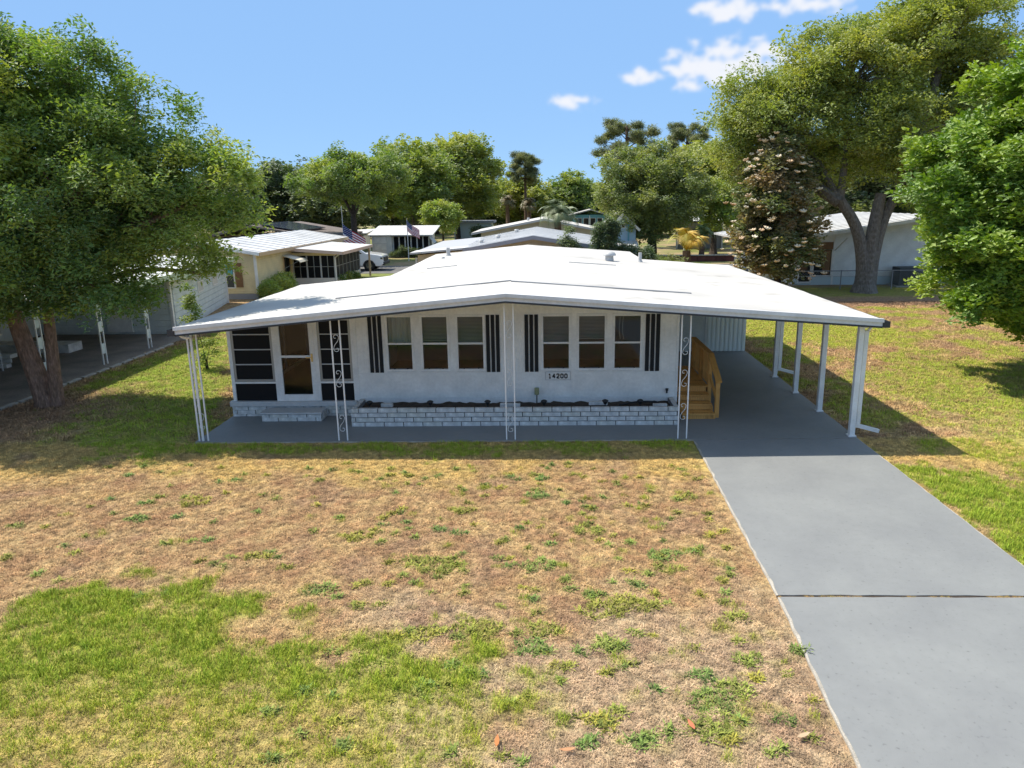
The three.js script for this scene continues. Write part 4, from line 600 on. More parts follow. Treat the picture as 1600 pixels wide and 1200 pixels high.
// ---------------------------------------------------------------- trees and shrubs
const leafMat = (rough = 0.8, tr = 0.35) => { const m = new THREE.MeshPhysicalMaterial({ roughness: rough, transmission: tr, thickness: 0, side: THREE.DoubleSide }); m.color.setRGB(1, 1, 1); return m; };
const L1 = leafMat(0.85, 0.58), L2 = leafMat(0.7, 0.52);
const barkMat = (r, g, b) => mat(r, g, b, 0.95, { map: T.bark, bumpMap: T.bark, bumpScale: 0.03 });
const B = { red: barkMat(0.40, 0.26, 0.195), grey: barkMat(0.27, 0.25, 0.225), dark: barkMat(0.10, 0.08, 0.065), pine: barkMat(0.20, 0.135, 0.10) };
function clump(seed, n, R, len, wid, droop = 0) { // a spray of small folded leaves
  const r = rng(seed), pos = [], q = new THREE.Quaternion(), e = new THREE.Euler();
  for (let i = 0; i < n; i++) {
    const a = r() * 6.283, u = Math.cbrt(r()), c = r() * 2 - 1, s = Math.sqrt(1 - c * c), o = V(Math.cos(a) * s * R * u, c * R * 0.75 * u, Math.sin(a) * s * R * u);
    e.set((r() - 0.5) * 1.7 - droop, r() * 6.283, (r() - 0.5) * 1.5); q.setFromEuler(e);
    const l = len * (0.7 + r() * 0.6), w = wid * (0.7 + r() * 0.6), k = [V(0, 0, 0), V(w / 2, w * 0.14, l * 0.5), V(0, -droop * l * 0.2, l), V(-w / 2, w * 0.14, l * 0.5)].map(v => v.applyQuaternion(q).add(o));
    for (const j of [0, 1, 2, 0, 2, 3]) pos.push(k[j].x, k[j].y, k[j].z);
  }
  const g = new THREE.BufferGeometry(); g.setAttribute('position', new THREE.Float32BufferAttribute(pos, 3)); g.computeVertexNormals(); return g;
}
const G = { fine: clump(1, 26, 0.20, 0.11, 0.045), tree: clump(9, 30, 0.2, 0.105, 0.042, 0.25), feather: clump(2, 30, 0.20, 0.13, 0.03, 0.5), broad: clump(3, 22, 0.19, 0.145, 0.072), mid: clump(4, 22, 0.34, 0.2, 0.1), oakleaf: clump(10, 26, 0.32, 0.15, 0.075), far: clump(5, 20, 0.55, 0.34, 0.19), needle: clump(6, 34, 0.32, 0.26, 0.05), magnolia: clump(7, 16, 0.24, 0.22, 0.09), scale: clump(8, 28, 0.15, 0.12, 0.035) };
const dummy = new THREE.Object3D(), col = new THREE.Color();
function foliage(parent, name, geo, m, spots, pal, r, sc = [0.75, 1.3]) { // spots: [x,y,z,paletteShift]
  const im = new THREE.InstancedMesh(geo, m, spots.length); im.name = name; im.castShadow = im.receiveShadow = true;
  spots.forEach((s, i) => { dummy.position.set(s[0], s[1], s[2]); dummy.rotation.set((r() - 0.5) * 0.9, r() * 6.283, (r() - 0.5) * 0.9); dummy.scale.setScalar(lerp(sc[0], sc[1], r())); dummy.updateMatrix(); im.setMatrixAt(i, dummy.matrix);
    const t = clamp(s[3] + (r() - 0.5) * 0.5) * (pal.length - 1), k = Math.min(pal.length - 2, t | 0), f = t - k, b = 0.85 + r() * 0.3; col.setRGB(...[0, 1, 2].map(c => lerp(pal[k][c], pal[k + 1][c], f) * b)); im.setColorAt(i, col); });
  stuff(im); parent.add(im); return im;
}
// blobs: [x,y,z,rx,ry,rz] relative to the base; each is filled with puffs, each puff with clumps of leaves; limbs reach every blob and twigs every puff
function tree(o) {
  const r = rng(o.seed), t = o.part ? o.part : thing(o.name, o.label, o.category || 'tree', [o.x, 0, o.z], o.group);
  const wood = [], spots = [], fork = V(o.lean?.[0] || 0, o.fork, o.lean?.[1] || 0), stems = o.stems || [[0, 0, o.r, 1]];
  for (const s of stems) { const top = s[4] ? V(...s[4]) : fork.clone(); wood.push(taper([V(s[0] * 1.0, -0.05, s[1]), V(lerp(s[0], top.x, o.late ? 0.06 : 0.35), top.y * 0.35, lerp(s[1], top.z, o.late ? 0.06 : 0.35)), V(lerp(s[0], top.x, o.late ? 0.4 : 0.75), top.y * 0.72, lerp(s[1], top.z, o.late ? 0.4 : 0.75)), top], s[2] * 1.12, s[2] * 0.72, 12, 10, 0.07)); if (!s[5]) wood.push(taper([V(s[0], -0.06, s[1]), V(s[0], 0.3 * (o.flare || 1), s[1])], s[2] * 1.4, s[2] * 1.02, 12, 3, 0.12)); }
  const total = o.blobs.reduce((a, b) => a + b[3] * b[4] * b[5], 0);
  for (const b of o.blobs) {
    const c = V(b[0], b[1], b[2]); let st = fork; if (o.stems) { let best = 1e9; for (const s of stems) { const q = s[4] ? V(...s[4]) : fork; const d = q.distanceTo(c); if (d < best) { best = d; st = q; } } }
    const start = o.along ? V(0, Math.min(o.fork, Math.max(1, c.y - 0.5)), 0) : st, lr = (o.limb || o.r * 0.5) * (0.6 + 0.4 * r()); const midp = start.clone().lerp(c, 0.5).add(V((r() - 0.5) * 0.5, (r()) * 0.4, (r() - 0.5) * 0.5));
    const inner = start.clone().lerp(c, 0.92); wood.push(taper([start.clone().add(V(0, -0.1, 0)), midp, inner], lr, lr * 0.4, 7, 8, 0.05));
    const n = Math.max(2, Math.round(o.puffs * (o.even ? 1 / o.blobs.length : b[3] * b[4] * b[5] / total)));
    for (let i = 0; i < n; i++) {
      const a = r() * 6.283, cc = r() * 2 - 1, s = Math.sqrt(1 - cc * cc), u = r() < (o.shell ?? 0.7) ? 0.72 + 0.3 * r() : Math.cbrt(r()) * 0.8, wob = 1 + 0.28 * n3(Math.cos(a) * s * 1.9 + o.seed, cc * 1.9, Math.sin(a) * s * 1.9);
      const p = V(b[0] + Math.cos(a) * s * b[3] * u * wob, b[1] + cc * b[4] * u * wob, b[2] + Math.sin(a) * s * b[5] * u * wob); if (p.y < (o.minY || 0.4)) p.y = (o.minY || 0.4) + r() * 0.6;
      if (i % (o.twigEvery || 2) === 0) { const m2 = inner.clone().lerp(p, 0.5).add(V((r() - 0.5) * 0.3, (r() - 0.3) * 0.3, (r() - 0.5) * 0.3)); wood.push(taper([inner.clone().lerp(midp, r() * 0.5), m2, p], lr * 0.3, lr * 0.08, 4, 4)); }
      const tone = r(), pr = o.puffR * (0.7 + r() * 0.6);
      for (let k = 0; k < o.clumps; k++) { const g1 = (r() + r() + r() - 1.5) * 1.15, g2 = (r() + r() + r() - 1.5) * 0.8, g3 = (r() + r() + r() - 1.5) * 1.15; spots.push([p.x + g1 * pr, Math.max(p.y + g2 * pr, 0.12), p.z + g3 * pr, tone]); }
    }
  }
  obj('trunk', wood, o.bark, t); foliage(t, 'crown', o.geo, o.leaf || L1, spots, o.pal, r, o.sc);
  return t;
}
const P = { lime: [[0.15, 0.25, 0.02], [0.24, 0.335, 0.03], [0.36, 0.41, 0.038]], oak: [[0.22, 0.29, 0.025], [0.32, 0.385, 0.033], [0.44, 0.455, 0.048]], deep: [[0.075, 0.13, 0.028], [0.125, 0.185, 0.036], [0.20, 0.245, 0.045]], laurel: [[0.14, 0.27, 0.009], [0.23, 0.37, 0.012], [0.34, 0.46, 0.018]], left: [[0.115, 0.22, 0.018], [0.205, 0.325, 0.024], [0.38, 0.44, 0.036]], pine: [[0.135, 0.17, 0.048], [0.19, 0.225, 0.06], [0.26, 0.27, 0.07]], mag: [[0.15, 0.20, 0.03], [0.22, 0.21, 0.045], [0.29, 0.19, 0.06]], bright: [[0.22, 0.34, 0.03], [0.33, 0.43, 0.038], [0.43, 0.47, 0.055]], jun: [[0.05, 0.10, 0.018], [0.085, 0.15, 0.026], [0.14, 0.20, 0.036]] };

// the multi-stemmed tree on the left
tree({ name: 'shade_tree', label: 'large multi-stemmed shade tree with reddish trunks at the lawn edge', x: -11.8, z: -16.75, seed: 101, fork: 2.2, r: 0.3, limb: 0.13, bark: B.red, geo: G.tree, pal: P.left, puffs: 500, puffR: 0.42, clumps: 26, shell: 0.74, minY: 1.75, even: false,
  stems: [[-0.02, 0.02, 0.21, 1, [-0.42, 2.5, 0.1]], [0.12, -0.15, 0.12, 1, [0.05, 2.6, -0.5], 1], [0.26, 0.1, 0.135, 1, [0.5, 2.5, 0.2], 1]],
  blobs: [[-1.0, 4.9, 0.3, 2.5, 2.0, 2.3], [1.6, 4.9, 0.4, 2.2, 1.5, 2.0], [3.3, 4.3, 0.3, 1.3, 1.1, 1.5], [0.1, 6.9, -0.1, 1.9, 1.2, 2.0], [-1.9, 6.7, 0.2, 1.4, 0.9, 1.6], [-0.1, 8.0, 0, 0.6, 0.5, 0.7], [1.7, 7.5, 0, 0.9, 0.7, 0.9], [3.1, 6.2, 0.1, 1.1, 0.8, 1.1], [4.1, 5.5, 0.2, 0.8, 0.6, 0.8], [1.9, 3.0, 0.9, 1.5, 0.75, 1.3], [-0.7, 2.85, 1.2, 1.7, 0.8, 1.2], [-3.3, 4.0, 0.6, 1.5, 1.8, 1.6], [4.6, 4.9, 0.4, 0.8, 0.6, 0.8], [2.3, 6.2, 0.2, 1.1, 0.8, 1.2], [5.0, 5.2, 0.2, 0.4, 0.3, 0.5], [4.1, 3.1, -0.3, 0.35, 0.6, 0.4], [0.5, 3.6, 1.3, 1.8, 0.9, 1.0], [-2.6, 2.7, 0.9, 1.3, 0.7, 1.2]] });
// the great oak on the right
tree({ name: 'oak_tree', label: 'great spreading oak with forked grey trunk before the white home', x: 16.1, z: -37.6, seed: 202, fork: 3.2, r: 0.72, limb: 0.34, flare: 1.6, late: true, bark: B.grey, geo: G.oakleaf, pal: P.oak, puffs: 460, puffR: 0.72, clumps: 21, shell: 0.62, minY: 2.6, twigEvery: 1,
  stems: [[0, 0, 0.5, 1, [0.1, 2.6, 0]], [-0.16, 0.08, 0.33, 1, [-1.7, 4.6, 0.2], 1], [0.04, 0.1, 0.36, 1, [0.3, 4.9, 0.2], 1], [0.24, 0.04, 0.3, 1, [1.4, 5.2, -0.2], 1]],
  blobs: [[-4.6, 8.6, -1.2, 3.0, 2.1, 3.0], [-1.6, 10.6, -0.8, 3.1, 2.4, 3.0], [2.4, 12.4, -0.8, 3.0, 2.3, 3.0], [5.0, 9.6, -1, 2.8, 2.6, 2.6], [0.8, 7.6, 0.4, 3.4, 2.0, 2.8], [-2.6, 6.2, -1.8, 2.6, 1.5, 2.0], [2.6, 5.6, 0.6, 1.8, 1.2, 1.6], [3.9, 3.9, 0.6, 1.1, 0.8, 1.0], [-5.8, 7.0, -2.2, 1.9, 1.8, 1.9], [3.4, 13.6, -0.8, 1.7, 1.2, 1.8]] });
// the dense laurel at the right edge
tree({ name: 'laurel_tree', label: 'dense bright green laurel tree at the right edge of the yard', x: 13.1, z: -18.7, seed: 303, fork: 2.0, r: 0.2, bark: B.dark, geo: G.broad, leaf: L2, pal: P.laurel, puffs: 560, puffR: 0.38, clumps: 26, shell: 0.88, minY: 1.25, twigEvery: 5,
  blobs: [[-0.1, 4.7, 0, 3.35, 3.2, 3.1], [-0.2, 2.9, 0.2, 2.9, 1.5, 2.8], [0.2, 6.6, 0, 2.4, 1.9, 2.3]] });
// brownish magnolia in flower
{
  const t = tree({ name: 'magnolia_tree', label: 'bronze-leaved magnolia covered in cream blossoms before the white home', x: 11.35, z: -36.6, seed: 404, fork: 1.4, r: 0.2, bark: B.dark, geo: G.magnolia, pal: P.mag, puffs: 165, puffR: 0.45, clumps: 17, shell: 0.68, minY: 0.7, twigEvery: 1,
    blobs: [[-0.4, 3.0, 0, 1.85, 1.9, 1.9], [-0.35, 5.2, 0, 1.6, 1.7, 1.6], [-0.2, 7.0, 0, 1.0, 1.0, 1.0], [0.8, 2.2, 0.4, 0.9, 0.8, 0.9]] });
  const r = rng(9), sp = []; for (let i = 0; i < 300; i++) { const a = r() * 6.283, y = 0.9 + r() * 6.8, R = (y < 4.5 ? 2.15 : 2.15 - (y - 4.5) * 0.4) * (0.78 + 0.36 * r()); if (n3(Math.cos(a) * 1.5, y * 0.8, Math.sin(a) * 1.5) < -0.15) continue; sp.push([-0.35 + Math.cos(a) * R, y, Math.sin(a) * R, r()]); }
  const fg = mergeGeometries([0, 1, 2, 3, 4].map(k => { const a = k * 1.2566, g = new THREE.SphereGeometry(0.095, 5, 3).scale(1, 0.35, 0.6).rotateZ(0.5).translate(0.07, 0.03, 0).rotateY(a); return bare(g); }));
  foliage(t, 'blossoms', fg, leafMat(0.8, 0.25), sp, [[0.62, 0.42, 0.24], [0.75, 0.62, 0.42], [0.82, 0.76, 0.62]], r, [0.7, 1.25]);
}
// trees of the neighbourhood
const bg = (name, label, x, z, seed, h, hw, bot, pal, geo = G.far, o = {}) => tree({ name, label, group: 'trees behind the homes', x, z, seed, fork: o.fork || bot * 0.9, r: o.r || 0.3, bark: o.bark || B.dark, geo, pal, along: o.along, limb: o.limb, puffs: o.puffs || 90, puffR: o.puffR || 1.05, clumps: o.clumps || 20, shell: o.shell ?? 0.68, minY: o.minY || 1.2, twigEvery: 3,
  blobs: o.blobs || [[0, lerp(bot, h, 0.45), 0, hw, (h - bot) * 0.45, hw * 0.9], [-hw * 0.4, lerp(bot, h, 0.7), 0.3, hw * 0.6, (h - bot) * 0.3, hw * 0.6], [hw * 0.45, lerp(bot, h, 0.62), -0.3, hw * 0.55, (h - bot) * 0.3, hw * 0.6], [hw * 0.1, lerp(bot, h, 0.85), 0, hw * 0.5, (h - bot) * 0.2, hw * 0.5]] });
const pineBlobs = (h, hw, bot, seed) => { const r = rng(seed), b = []; for (let i = 0; i < 18; i++) { const t = i / 17, y = lerp(bot, h - 0.4, t), w = hw * (0.35 + 0.65 * Math.sin(Math.PI * (0.25 + 0.68 * t))), a = i * 2.4; b.push([Math.cos(a) * w * (0.4 + 0.5 * r()), y, Math.sin(a) * w * 0.6, 0.55 + r() * 0.5, 0.36, 0.6]); } return b; };
const pine = (label, x, z, seed, h, hw, bot) => bg('pine_tree', label, x, z, seed, h, hw, bot, P.pine, G.needle, { along: true, fork: h * 0.95, r: 0.2, limb: 0.08, bark: B.pine, blobs: pineBlobs(h, hw, bot, seed), puffs: 76, puffR: 0.36, clumps: 14, shell: 0.4 });
bg('oak_tree', 'dark oak behind the solar panels, far left', -33.5, -76, 11, 7.4, 4.8, 2.2, P.deep);
bg('oak_tree', 'dark oak behind the yellow home roof', -26.8, -80, 12, 8.2, 4.4, 2.0, P.deep);
bg('oak_tree', 'dark oak filling the gap above the yellow home', -21.5, -78, 13, 7.4, 4.2, 1.6, P.deep);
bg('oak_tree', 'mid green spreading oak above the flags', -15.6, -60.5, 14, 8.3, 4.3, 4.3, P.lime, G.mid, { r: 0.28, fork: 3.6, puffs: 130, puffR: 0.7, clumps: 24, minY: 3.3 });
bg('oak_tree', 'soft green tree with pale stems behind the porch home', -15.0, -84, 15, 10.4, 4.6, 3.2, P.lime, G.far, { bark: B.grey, r: 0.22, puffs: 110 });
bg('oak_tree', 'tall rounded oak left of the gap in the trees', -11.0, -92, 16, 12.0, 5.2, 3.0, P.oak, G.far, { puffs: 150 });
bg('ornamental_tree', 'small bright green tree beside the porch home', -10.5, -75, 17, 4.4, 1.6, 1.9, P.bright, G.mid, { r: 0.12, puffs: 36, puffR: 0.5 });
bg('oak_tree', 'olive round tree behind the slender pine', -3.6, -111, 18, 7.6, 4.4, 1.2, P.oak);
pine('slender lone pine standing against the sky', -3.1, -105, 19, 11.2, 2.3, 7.4);
bg('oak_tree', 'mid green tree right of the slender pine', 4.0, -118, 20, 8.2, 3.6, 1.5, P.lime);
bg('oak_tree', 'mid green tree above the teal home', 7.6, -124, 27, 7.0, 3.6, 1.2, P.deep);
pine('tall umbrella-crowned pine above the olive oak', 8.0, -78, 21, 12.6, 3.9, 8.6);
bg('oak_tree', 'large olive oak standing over the yellow palm', 8.7, -62.5, 22, 8.6, 4.4, 1.6, P.deep.map((c, i) => c.map((v, k) => (v + P.oak[i][k]) / 2)), G.mid, { r: 0.42, fork: 2.0, puffs: 200, puffR: 0.75, clumps: 24, bark: B.dark });
pine('ragged pine left of the great oak crown', 15.2, -84, 23, 12.8, 3.4, 8.0);
bg('oak_tree', 'green oak between the pine and the great oak', 16.8, -80, 24, 10.0, 4.6, 2.5, P.oak, G.far, { puffs: 130 });
bg('oak_tree', 'small bright green tree left of the magnolia', 14.6, -66, 25, 6.0, 1.7, 1.6, P.bright, G.mid, { puffs: 40, puffR: 0.5 });
bg('oak_tree', 'tall oak seen over the laurel at the right edge', 33, -58, 26, 12.0, 4.6, 4, P.oak, G.far, { puffs: 120 });
bg('oak_tree', 'oak seen low between the great oak and laurel', 26, -62, 28, 9.0, 5, 2, P.deep, G.far, { puffs: 110 });
bg('oak_tree', 'dark oak beyond the left shade tree', -38, -62, 29, 9.5, 5, 2, P.deep, G.far, { puffs: 110 });
bg('oak_tree', 'oak far behind the shade tree crown', -46, -84, 30, 9.0, 6, 2, P.deep, G.far, { puffs: 110 });
[[-44, -104, 8.5, 6], [-35, -98, 8, 6], [-29, -108, 9, 6], [-21, -102, 9, 5.5], [-16.5, -112, 8.5, 5], [-9, -118, 8, 5.5], [-5, -128, 6.5, 5], [1, -134, 6, 5.5], [10, -132, 6.4, 5], [12.5, -100, 6.5, 4.2], [18, -104, 8, 5], [23, -92, 8.5, 5], [30, -88, 9, 6], [38, -80, 9.5, 6]].forEach(([x, z, h, w], i) => {
  const words = ['far left behind the shade tree', 'behind the left shade tree, second from the edge', 'behind the solar home', 'behind the left end of the grey home', 'behind the flags', 'behind the small bright tree', 'behind the cabbage palms', 'just right of the slender pine, on the horizon', 'over the teal home, on the horizon', 'behind the blue home', 'behind the yellow palm', 'behind the flowering magnolia', 'behind the great oak trunk', 'between the great oak and the laurel'];
  bg('understory_tree', 'low dark bushy tree ' + words[i], x, z, 600 + i, h, w, 0.6, P.deep, G.far, { puffs: 75, puffR: 1.2, clumps: 19, minY: 0.5, fork: 1.2 });
});
{ // distant wood on the horizon
  const r = rng(61), sp = []; for (let i = 0; i < 5200; i++) { const x = -240 + r() * 480, z = -165 - r() * 40, top = 3.6 + 2.6 * fbm2(x * 0.035, 3, 3); sp.push([x, r() * Math.max(1.2, top), z, r()]); }
  const w = new THREE.InstancedMesh(G.far, L1, sp.length); w.name = 'treeline'; sp.forEach((s, i) => { dummy.position.set(s[0], s[1], s[2]); dummy.rotation.set(r(), r() * 6, r()); dummy.scale.setScalar(3 + r() * 2); dummy.updateMatrix(); w.setMatrixAt(i, dummy.matrix); const c = P.deep[(r() * 3) | 0]; col.setRGB(...c); w.setColorAt(i, col); }); stuff(w); w.castShadow = true; tag(w, 'distant dark wood along the horizon', 'wood'); scene.add(w);
}
// palms: arching fronds of many leaflets
function frond(len, arch, lw, ll, n, pinch = 1) { const g = []; const pts = []; for (let i = 0; i <= n; i++) { const t = i / n; pts.push(V(0, Math.sin(t * arch) * len * 0.5 - t * t * len * 0.22 * arch, t * len * (1 - 0.18 * t * arch))); }
  const pos = []; for (let i = 1; i < n; i++) { const a = pts[i], f = pts[i + 1].clone().sub(pts[i - 1]).normalize(); for (const s of [-1, 1]) { const t = i / n, l = ll * Math.sin(Math.PI * (0.15 + 0.8 * t)), tip = a.clone().add(V(s * l * 0.85, -l * 0.32 * pinch, 0)).addScaledVector(f, l * 0.55), b0 = a.clone().addScaledVector(f, -lw / 2), b1 = a.clone().addScaledVector(f, lw / 2); pos.push(b0.x, b0.y, b0.z, b1.x, b1.y, b1.z, tip.x, tip.y, tip.z); } }
  const L = new THREE.BufferGeometry(); L.setAttribute('position', new THREE.Float32BufferAttribute(pos, 3)); L.computeVertexNormals(); g.push(L, bare(taper(pts.filter((_, i) => i % 3 === 0), 0.03, 0.008, 4, 8))); return mergeGeometries(g.map(q => { const c = bare(q); return c; })); }
function palm(name, label, x, z, th, tr, n, len, c1, c2, seed, elev = [0.0, 1.2]) {
  const t = thing(name, label, 'palm', [x, 0, z]), r = rng(seed); obj('trunk', taper([V(0, 0, 0), V(0.05, th * 0.5, 0), V(0, th, 0)], tr * 1.2, tr, 9, 8, 0.08), B.pine, t);
  const mA = leafMat(0.6, 0.3), mB = leafMat(0.6, 0.3); mA.color.setRGB(...c1); mB.color.setRGB(...c2); const fg = [frond(len, 1.9, 0.05, len * 0.3, 26), frond(len * 0.9, 2.3, 0.05, len * 0.28, 26)].map(metreUV);
  for (let i = 0; i < n; i++) { const f = mesh('frond', fg[i % 2], r() < 0.6 ? mA : mB, t); f.position.set(0, th, 0); f.rotation.order = 'YXZ'; f.rotation.set(-lerp(elev[0], elev[1], r()), i * 2.399, (r() - 0.5) * 0.3); f.scale.setScalar(0.85 + r() * 0.3); }
}
palm('feather_palm', 'silver-green feather palm behind the cream home roof', 0.65, -51.5, 3.25, 0.25, 44, 2.2, [0.17, 0.22, 0.10], [0.24, 0.29, 0.14], 71, [-0.35, 1.2]);
palm('yellow_palm', 'yellow-fronded palm on short trunk across the street edge', 9.0, -48.6, 1.45, 0.26, 20, 2.3, [0.62, 0.40, 0.02], [0.42, 0.38, 0.03], 72, [-0.05, 0.95]);
palm('fan_palm', 'green palm behind the yellow palm', 12.3, -60, 1.6, 0.2, 24, 1.8, [0.12, 0.19, 0.04], [0.17, 0.23, 0.06], 73, [-0.2, 1.1]);
palm('cabbage_palm', 'brownish cabbage palm below the slender pine', -5.6, -104, 4.3, 0.25, 34, 1.9, [0.16, 0.15, 0.06], [0.20, 0.15, 0.07], 74, [-0.9, 1.2]);
palm('cabbage_palm', 'brownish cabbage palm right of the slender pine trunk', -2.6, -103, 4.0, 0.25, 34, 1.9, [0.16, 0.15, 0.06], [0.22, 0.17, 0.08], 75, [-0.9, 1.2]);
// shrubs
const shrub = (name, label, x, z, seed, blobs, pal, geo, puffs, puffR = 0.3, clumps = 16, o = {}) => tree({ name, label, category: 'shrub', x, z, seed, fork: 0.25, r: 0.05, bark: B.dark, geo, pal, puffs, puffR, clumps, blobs, shell: 0.6, minY: 0.2, twigEvery: 3, ...o });
shrub('juniper', 'slim dark twisted juniper before the pale roof', 0.95, -33.2, 81, [[0, 2.9, 0, 0.3, 0.75, 0.3], [0.05, 1.7, 0, 0.55, 0.9, 0.5], [0.4, 2.0, 0, 0.5, 0.5, 0.5]], P.jun, G.scale, 46, 0.2, 16, { even: true });
shrub('juniper', 'taller forked dark juniper right of the palm', 2.55, -33.2, 82, [[-0.25, 3.1, 0, 0.2, 0.55, 0.2], [0.25, 3.3, 0, 0.2, 0.65, 0.2], [0.1, 2.2, 0, 0.75, 0.6, 0.6], [-0.5, 1.8, 0, 0.7, 0.6, 0.6]], P.jun, G.scale, 60, 0.22, 16, { even: true });
shrub('juniper', 'low clumped dark juniper at the roof corner', 3.9, -33.0, 83, [[-0.4, 2.3, 0, 0.5, 0.5, 0.5], [0.4, 2.1, 0, 0.5, 0.6, 0.5], [0, 1.4, 0, 0.9, 0.7, 0.7]], P.jun, G.scale, 50, 0.24, 16, { even: true });
shrub('hedge_shrub', 'yellow-green shrub behind the roof vent', 5.2, -35, 84, [[0, 1.4, 0, 1.0, 0.6, 0.7]], P.bright.map(c => c.map(v => v * 0.6)), G.fine, 40, 0.28);
shrub('hedge_shrub', 'lime green shrub against the yellow siding', -13.75, -36.3, 85, [[0, 0.4, 0, 0.42, 0.4, 0.5], [0.05, 0.5, -1.2, 0.4, 0.45, 0.6], [0.1, 0.65, -2.4, 0.4, 0.45, 0.5]], P.bright, G.fine, 60, 0.2, 16);
shrub('young_shrub', 'thin leafy shrub behind the left iron corner post', -9.75, -20.5, 86, [[0, 0.6, 0, 0.35, 0.4, 0.35], [-0.25, 1.5, 0, 0.25, 0.5, 0.25], [-0.3, 2.1, 0, 0.15, 0.35, 0.15]], P.lime, G.fine, 20, 0.1, 6, { even: true, sc: [0.5, 0.9], r: 0.03, fork: 0.3 });
shrub('hedge_shrub', 'rounded dark shrub far behind before the pale home', -7.6, -88, 87, [[0, 0.9, 0, 1.3, 0.9, 1.0]], P.deep, G.mid, 30, 0.4);
shrub('hedge_shrub', 'low hedge before the porch home', -12.0, -64.0, 88, [[0, 0.35, 0, 1.6, 0.35, 0.4]], P.deep, G.fine, 40, 0.2);
shrub('hedge_shrub', 'low green planting at the foot of the yellow porch', -11.55, -43.5, 89, [[0, 0.12, 0, 0.25, 0.12, 1.8]], P.lime, G.fine, 30, 0.12, 10, { minY: 0.08 });
shrub('hedge_shrub', 'small shrub beside the porch home awning', -9.1, -64.6, 90, [[0, 0.6, 0, 0.7, 0.6, 0.6]], P.deep, G.fine, 30, 0.25);

// ---------------------------------------------------------------- grass
function bladeClump(seed, n, R, h, w, flat) { const r = rng(seed), pos = []; for (let i = 0; i < n; i++) { const a = r() * 6.283, q = Math.sqrt(r()) * R, x = Math.cos(a) * q, z = Math.sin(a) * q, d = r() * 6.283, l = h * (0.5 + r()), tilt = flat + (r() - 0.5) * 0.7, dx = Math.cos(d), dz = Math.sin(d), hx = -dz * w / 2, hz = dx * w / 2, L = l * Math.sin(tilt), Y = Math.abs(l * Math.cos(tilt)); const mx = x + dx * L * 0.45, mz = z + dz * L * 0.45, my = Y * 0.62 + 0.003, tx = x + dx * L, tz = z + dz * L, ty = Y * 0.92 + 0.002;
  pos.push(x + hx, 0, z + hz, x - hx, 0, z - hz, mx - hx * 0.8, my, mz - hz * 0.8, x + hx, 0, z + hz, mx - hx * 0.8, my, mz - hz * 0.8, mx + hx * 0.8, my, mz + hz * 0.8, mx + hx * 0.8, my, mz + hz * 0.8, mx - hx * 0.8, my, mz - hz * 0.8, tx, ty, tz); }
  const g = new THREE.BufferGeometry(); g.setAttribute('position', new THREE.Float32BufferAttribute(pos, 3)); g.computeVertexNormals(); return g; }
const slabAt = (x, z) => (x > 2.62 + (z > -7.9 ? (z + 7.9) * -0.05 : 0.03 * (-7.9 - z) / 3) && x < 6.08 && z > -22.6) || (x > -7.0 && x < 2.9 && z < -13.79 && z > -21) || (x > -4.6 && x < 6.2 && z < -13.79 && z > -29.5) || (x < -12.7);
function sow(name, label, geo, n, region, pick, colour, scale, seed) {
  const r = rng(seed), ms = []; const [x0, x1, z0, z1, bias] = region;
  for (let i = 0; i < n; i++) { const t = bias ? 1 - Math.pow(r(), bias) : r(); const z = lerp(z0, z1, t), x = lerp(x0, x1, r()); if (slabAt(x, z)) continue; const d = -z * 0.95; if (Math.abs(x) > d * 0.86 + 1.2) continue; const k = pick(x, z, r); if (k <= 0) continue; ms.push([x, z, k, r(), r()]); }
  const im = new THREE.InstancedMesh(geo, grassMat, ms.length); im.name = name; im.castShadow = im.receiveShadow = true;
  ms.forEach(([x, z, k, a, b], i) => { dummy.position.set(x, 0.008, z); dummy.rotation.set(0, a * 6.283, 0); dummy.scale.setScalar(lerp(scale[0], scale[1], b) * k * (z < -14 ? 1.35 : 1)); dummy.updateMatrix(); im.setMatrixAt(i, dummy.matrix); const c = colour(x, z, r); col.setRGB(...c); im.setColorAt(i, col); });
  stuff(im); tag(im, label, 'grass'); scene.add(im);
}
const grassMat = (() => { const m = new THREE.MeshStandardMaterial({ roughness: 0.9, side: THREE.DoubleSide }); m.color.setRGB(1, 1, 1); return m; })();
const dryClump = bladeClump(41, 14, 0.05, 0.042, 0.0042, 1.2), greenClump = bladeClump(42, 12, 0.04, 0.062, 0.005, 0.62), weedClump = bladeClump(43, 22, 0.05, 0.055, 0.013, 0.95);
const dryCol = (x, z, r) => { const c = lawnColour(x, z), k = (0.5 + r() * 1.15) * (1 + 0.42 * n2(x * 6, z * 6)), p = (r() - 0.5) * 0.06; return [c[0] * k * (1.08 + p), c[1] * k * 1.05, c[2] * k * (1.08 - p)]; };
const greenCol = (x, z, r) => { const y = lawn(x, z)[1] + (r() - 0.5) * 0.5, k = 0.8 + r() * 0.6; return [lerp(0.22, 0.43, clamp(y)) * k, lerp(0.32, 0.41, clamp(y)) * k, lerp(0.022, 0.032, clamp(y)) * k]; };
sow('dry_grass', 'short straw-coloured dormant grass over the front lawn', dryClump, 150000, [-11, 9, -13.8, -4.2, 1.0], (x, z, r) => { const [g] = lawn(x, z); return r() < (0.97 - g * 0.75) * smooth(-0.95, -0.1, n2(x * 4.3 + 9, z * 4.3)) ? 1 : 0; }, dryCol, [0.7, 1.35], 51);
sow('green_grass', 'green grass patches in the front lawn', greenClump, 130000, [-11, 9, -13.8, -4.2, 1.0], (x, z, r) => { const [g] = lawn(x, z); return r() < g * 1.15 - 0.12 ? 0.7 + g * 0.45 : 0; }, greenCol, [0.6, 1.35], 52);
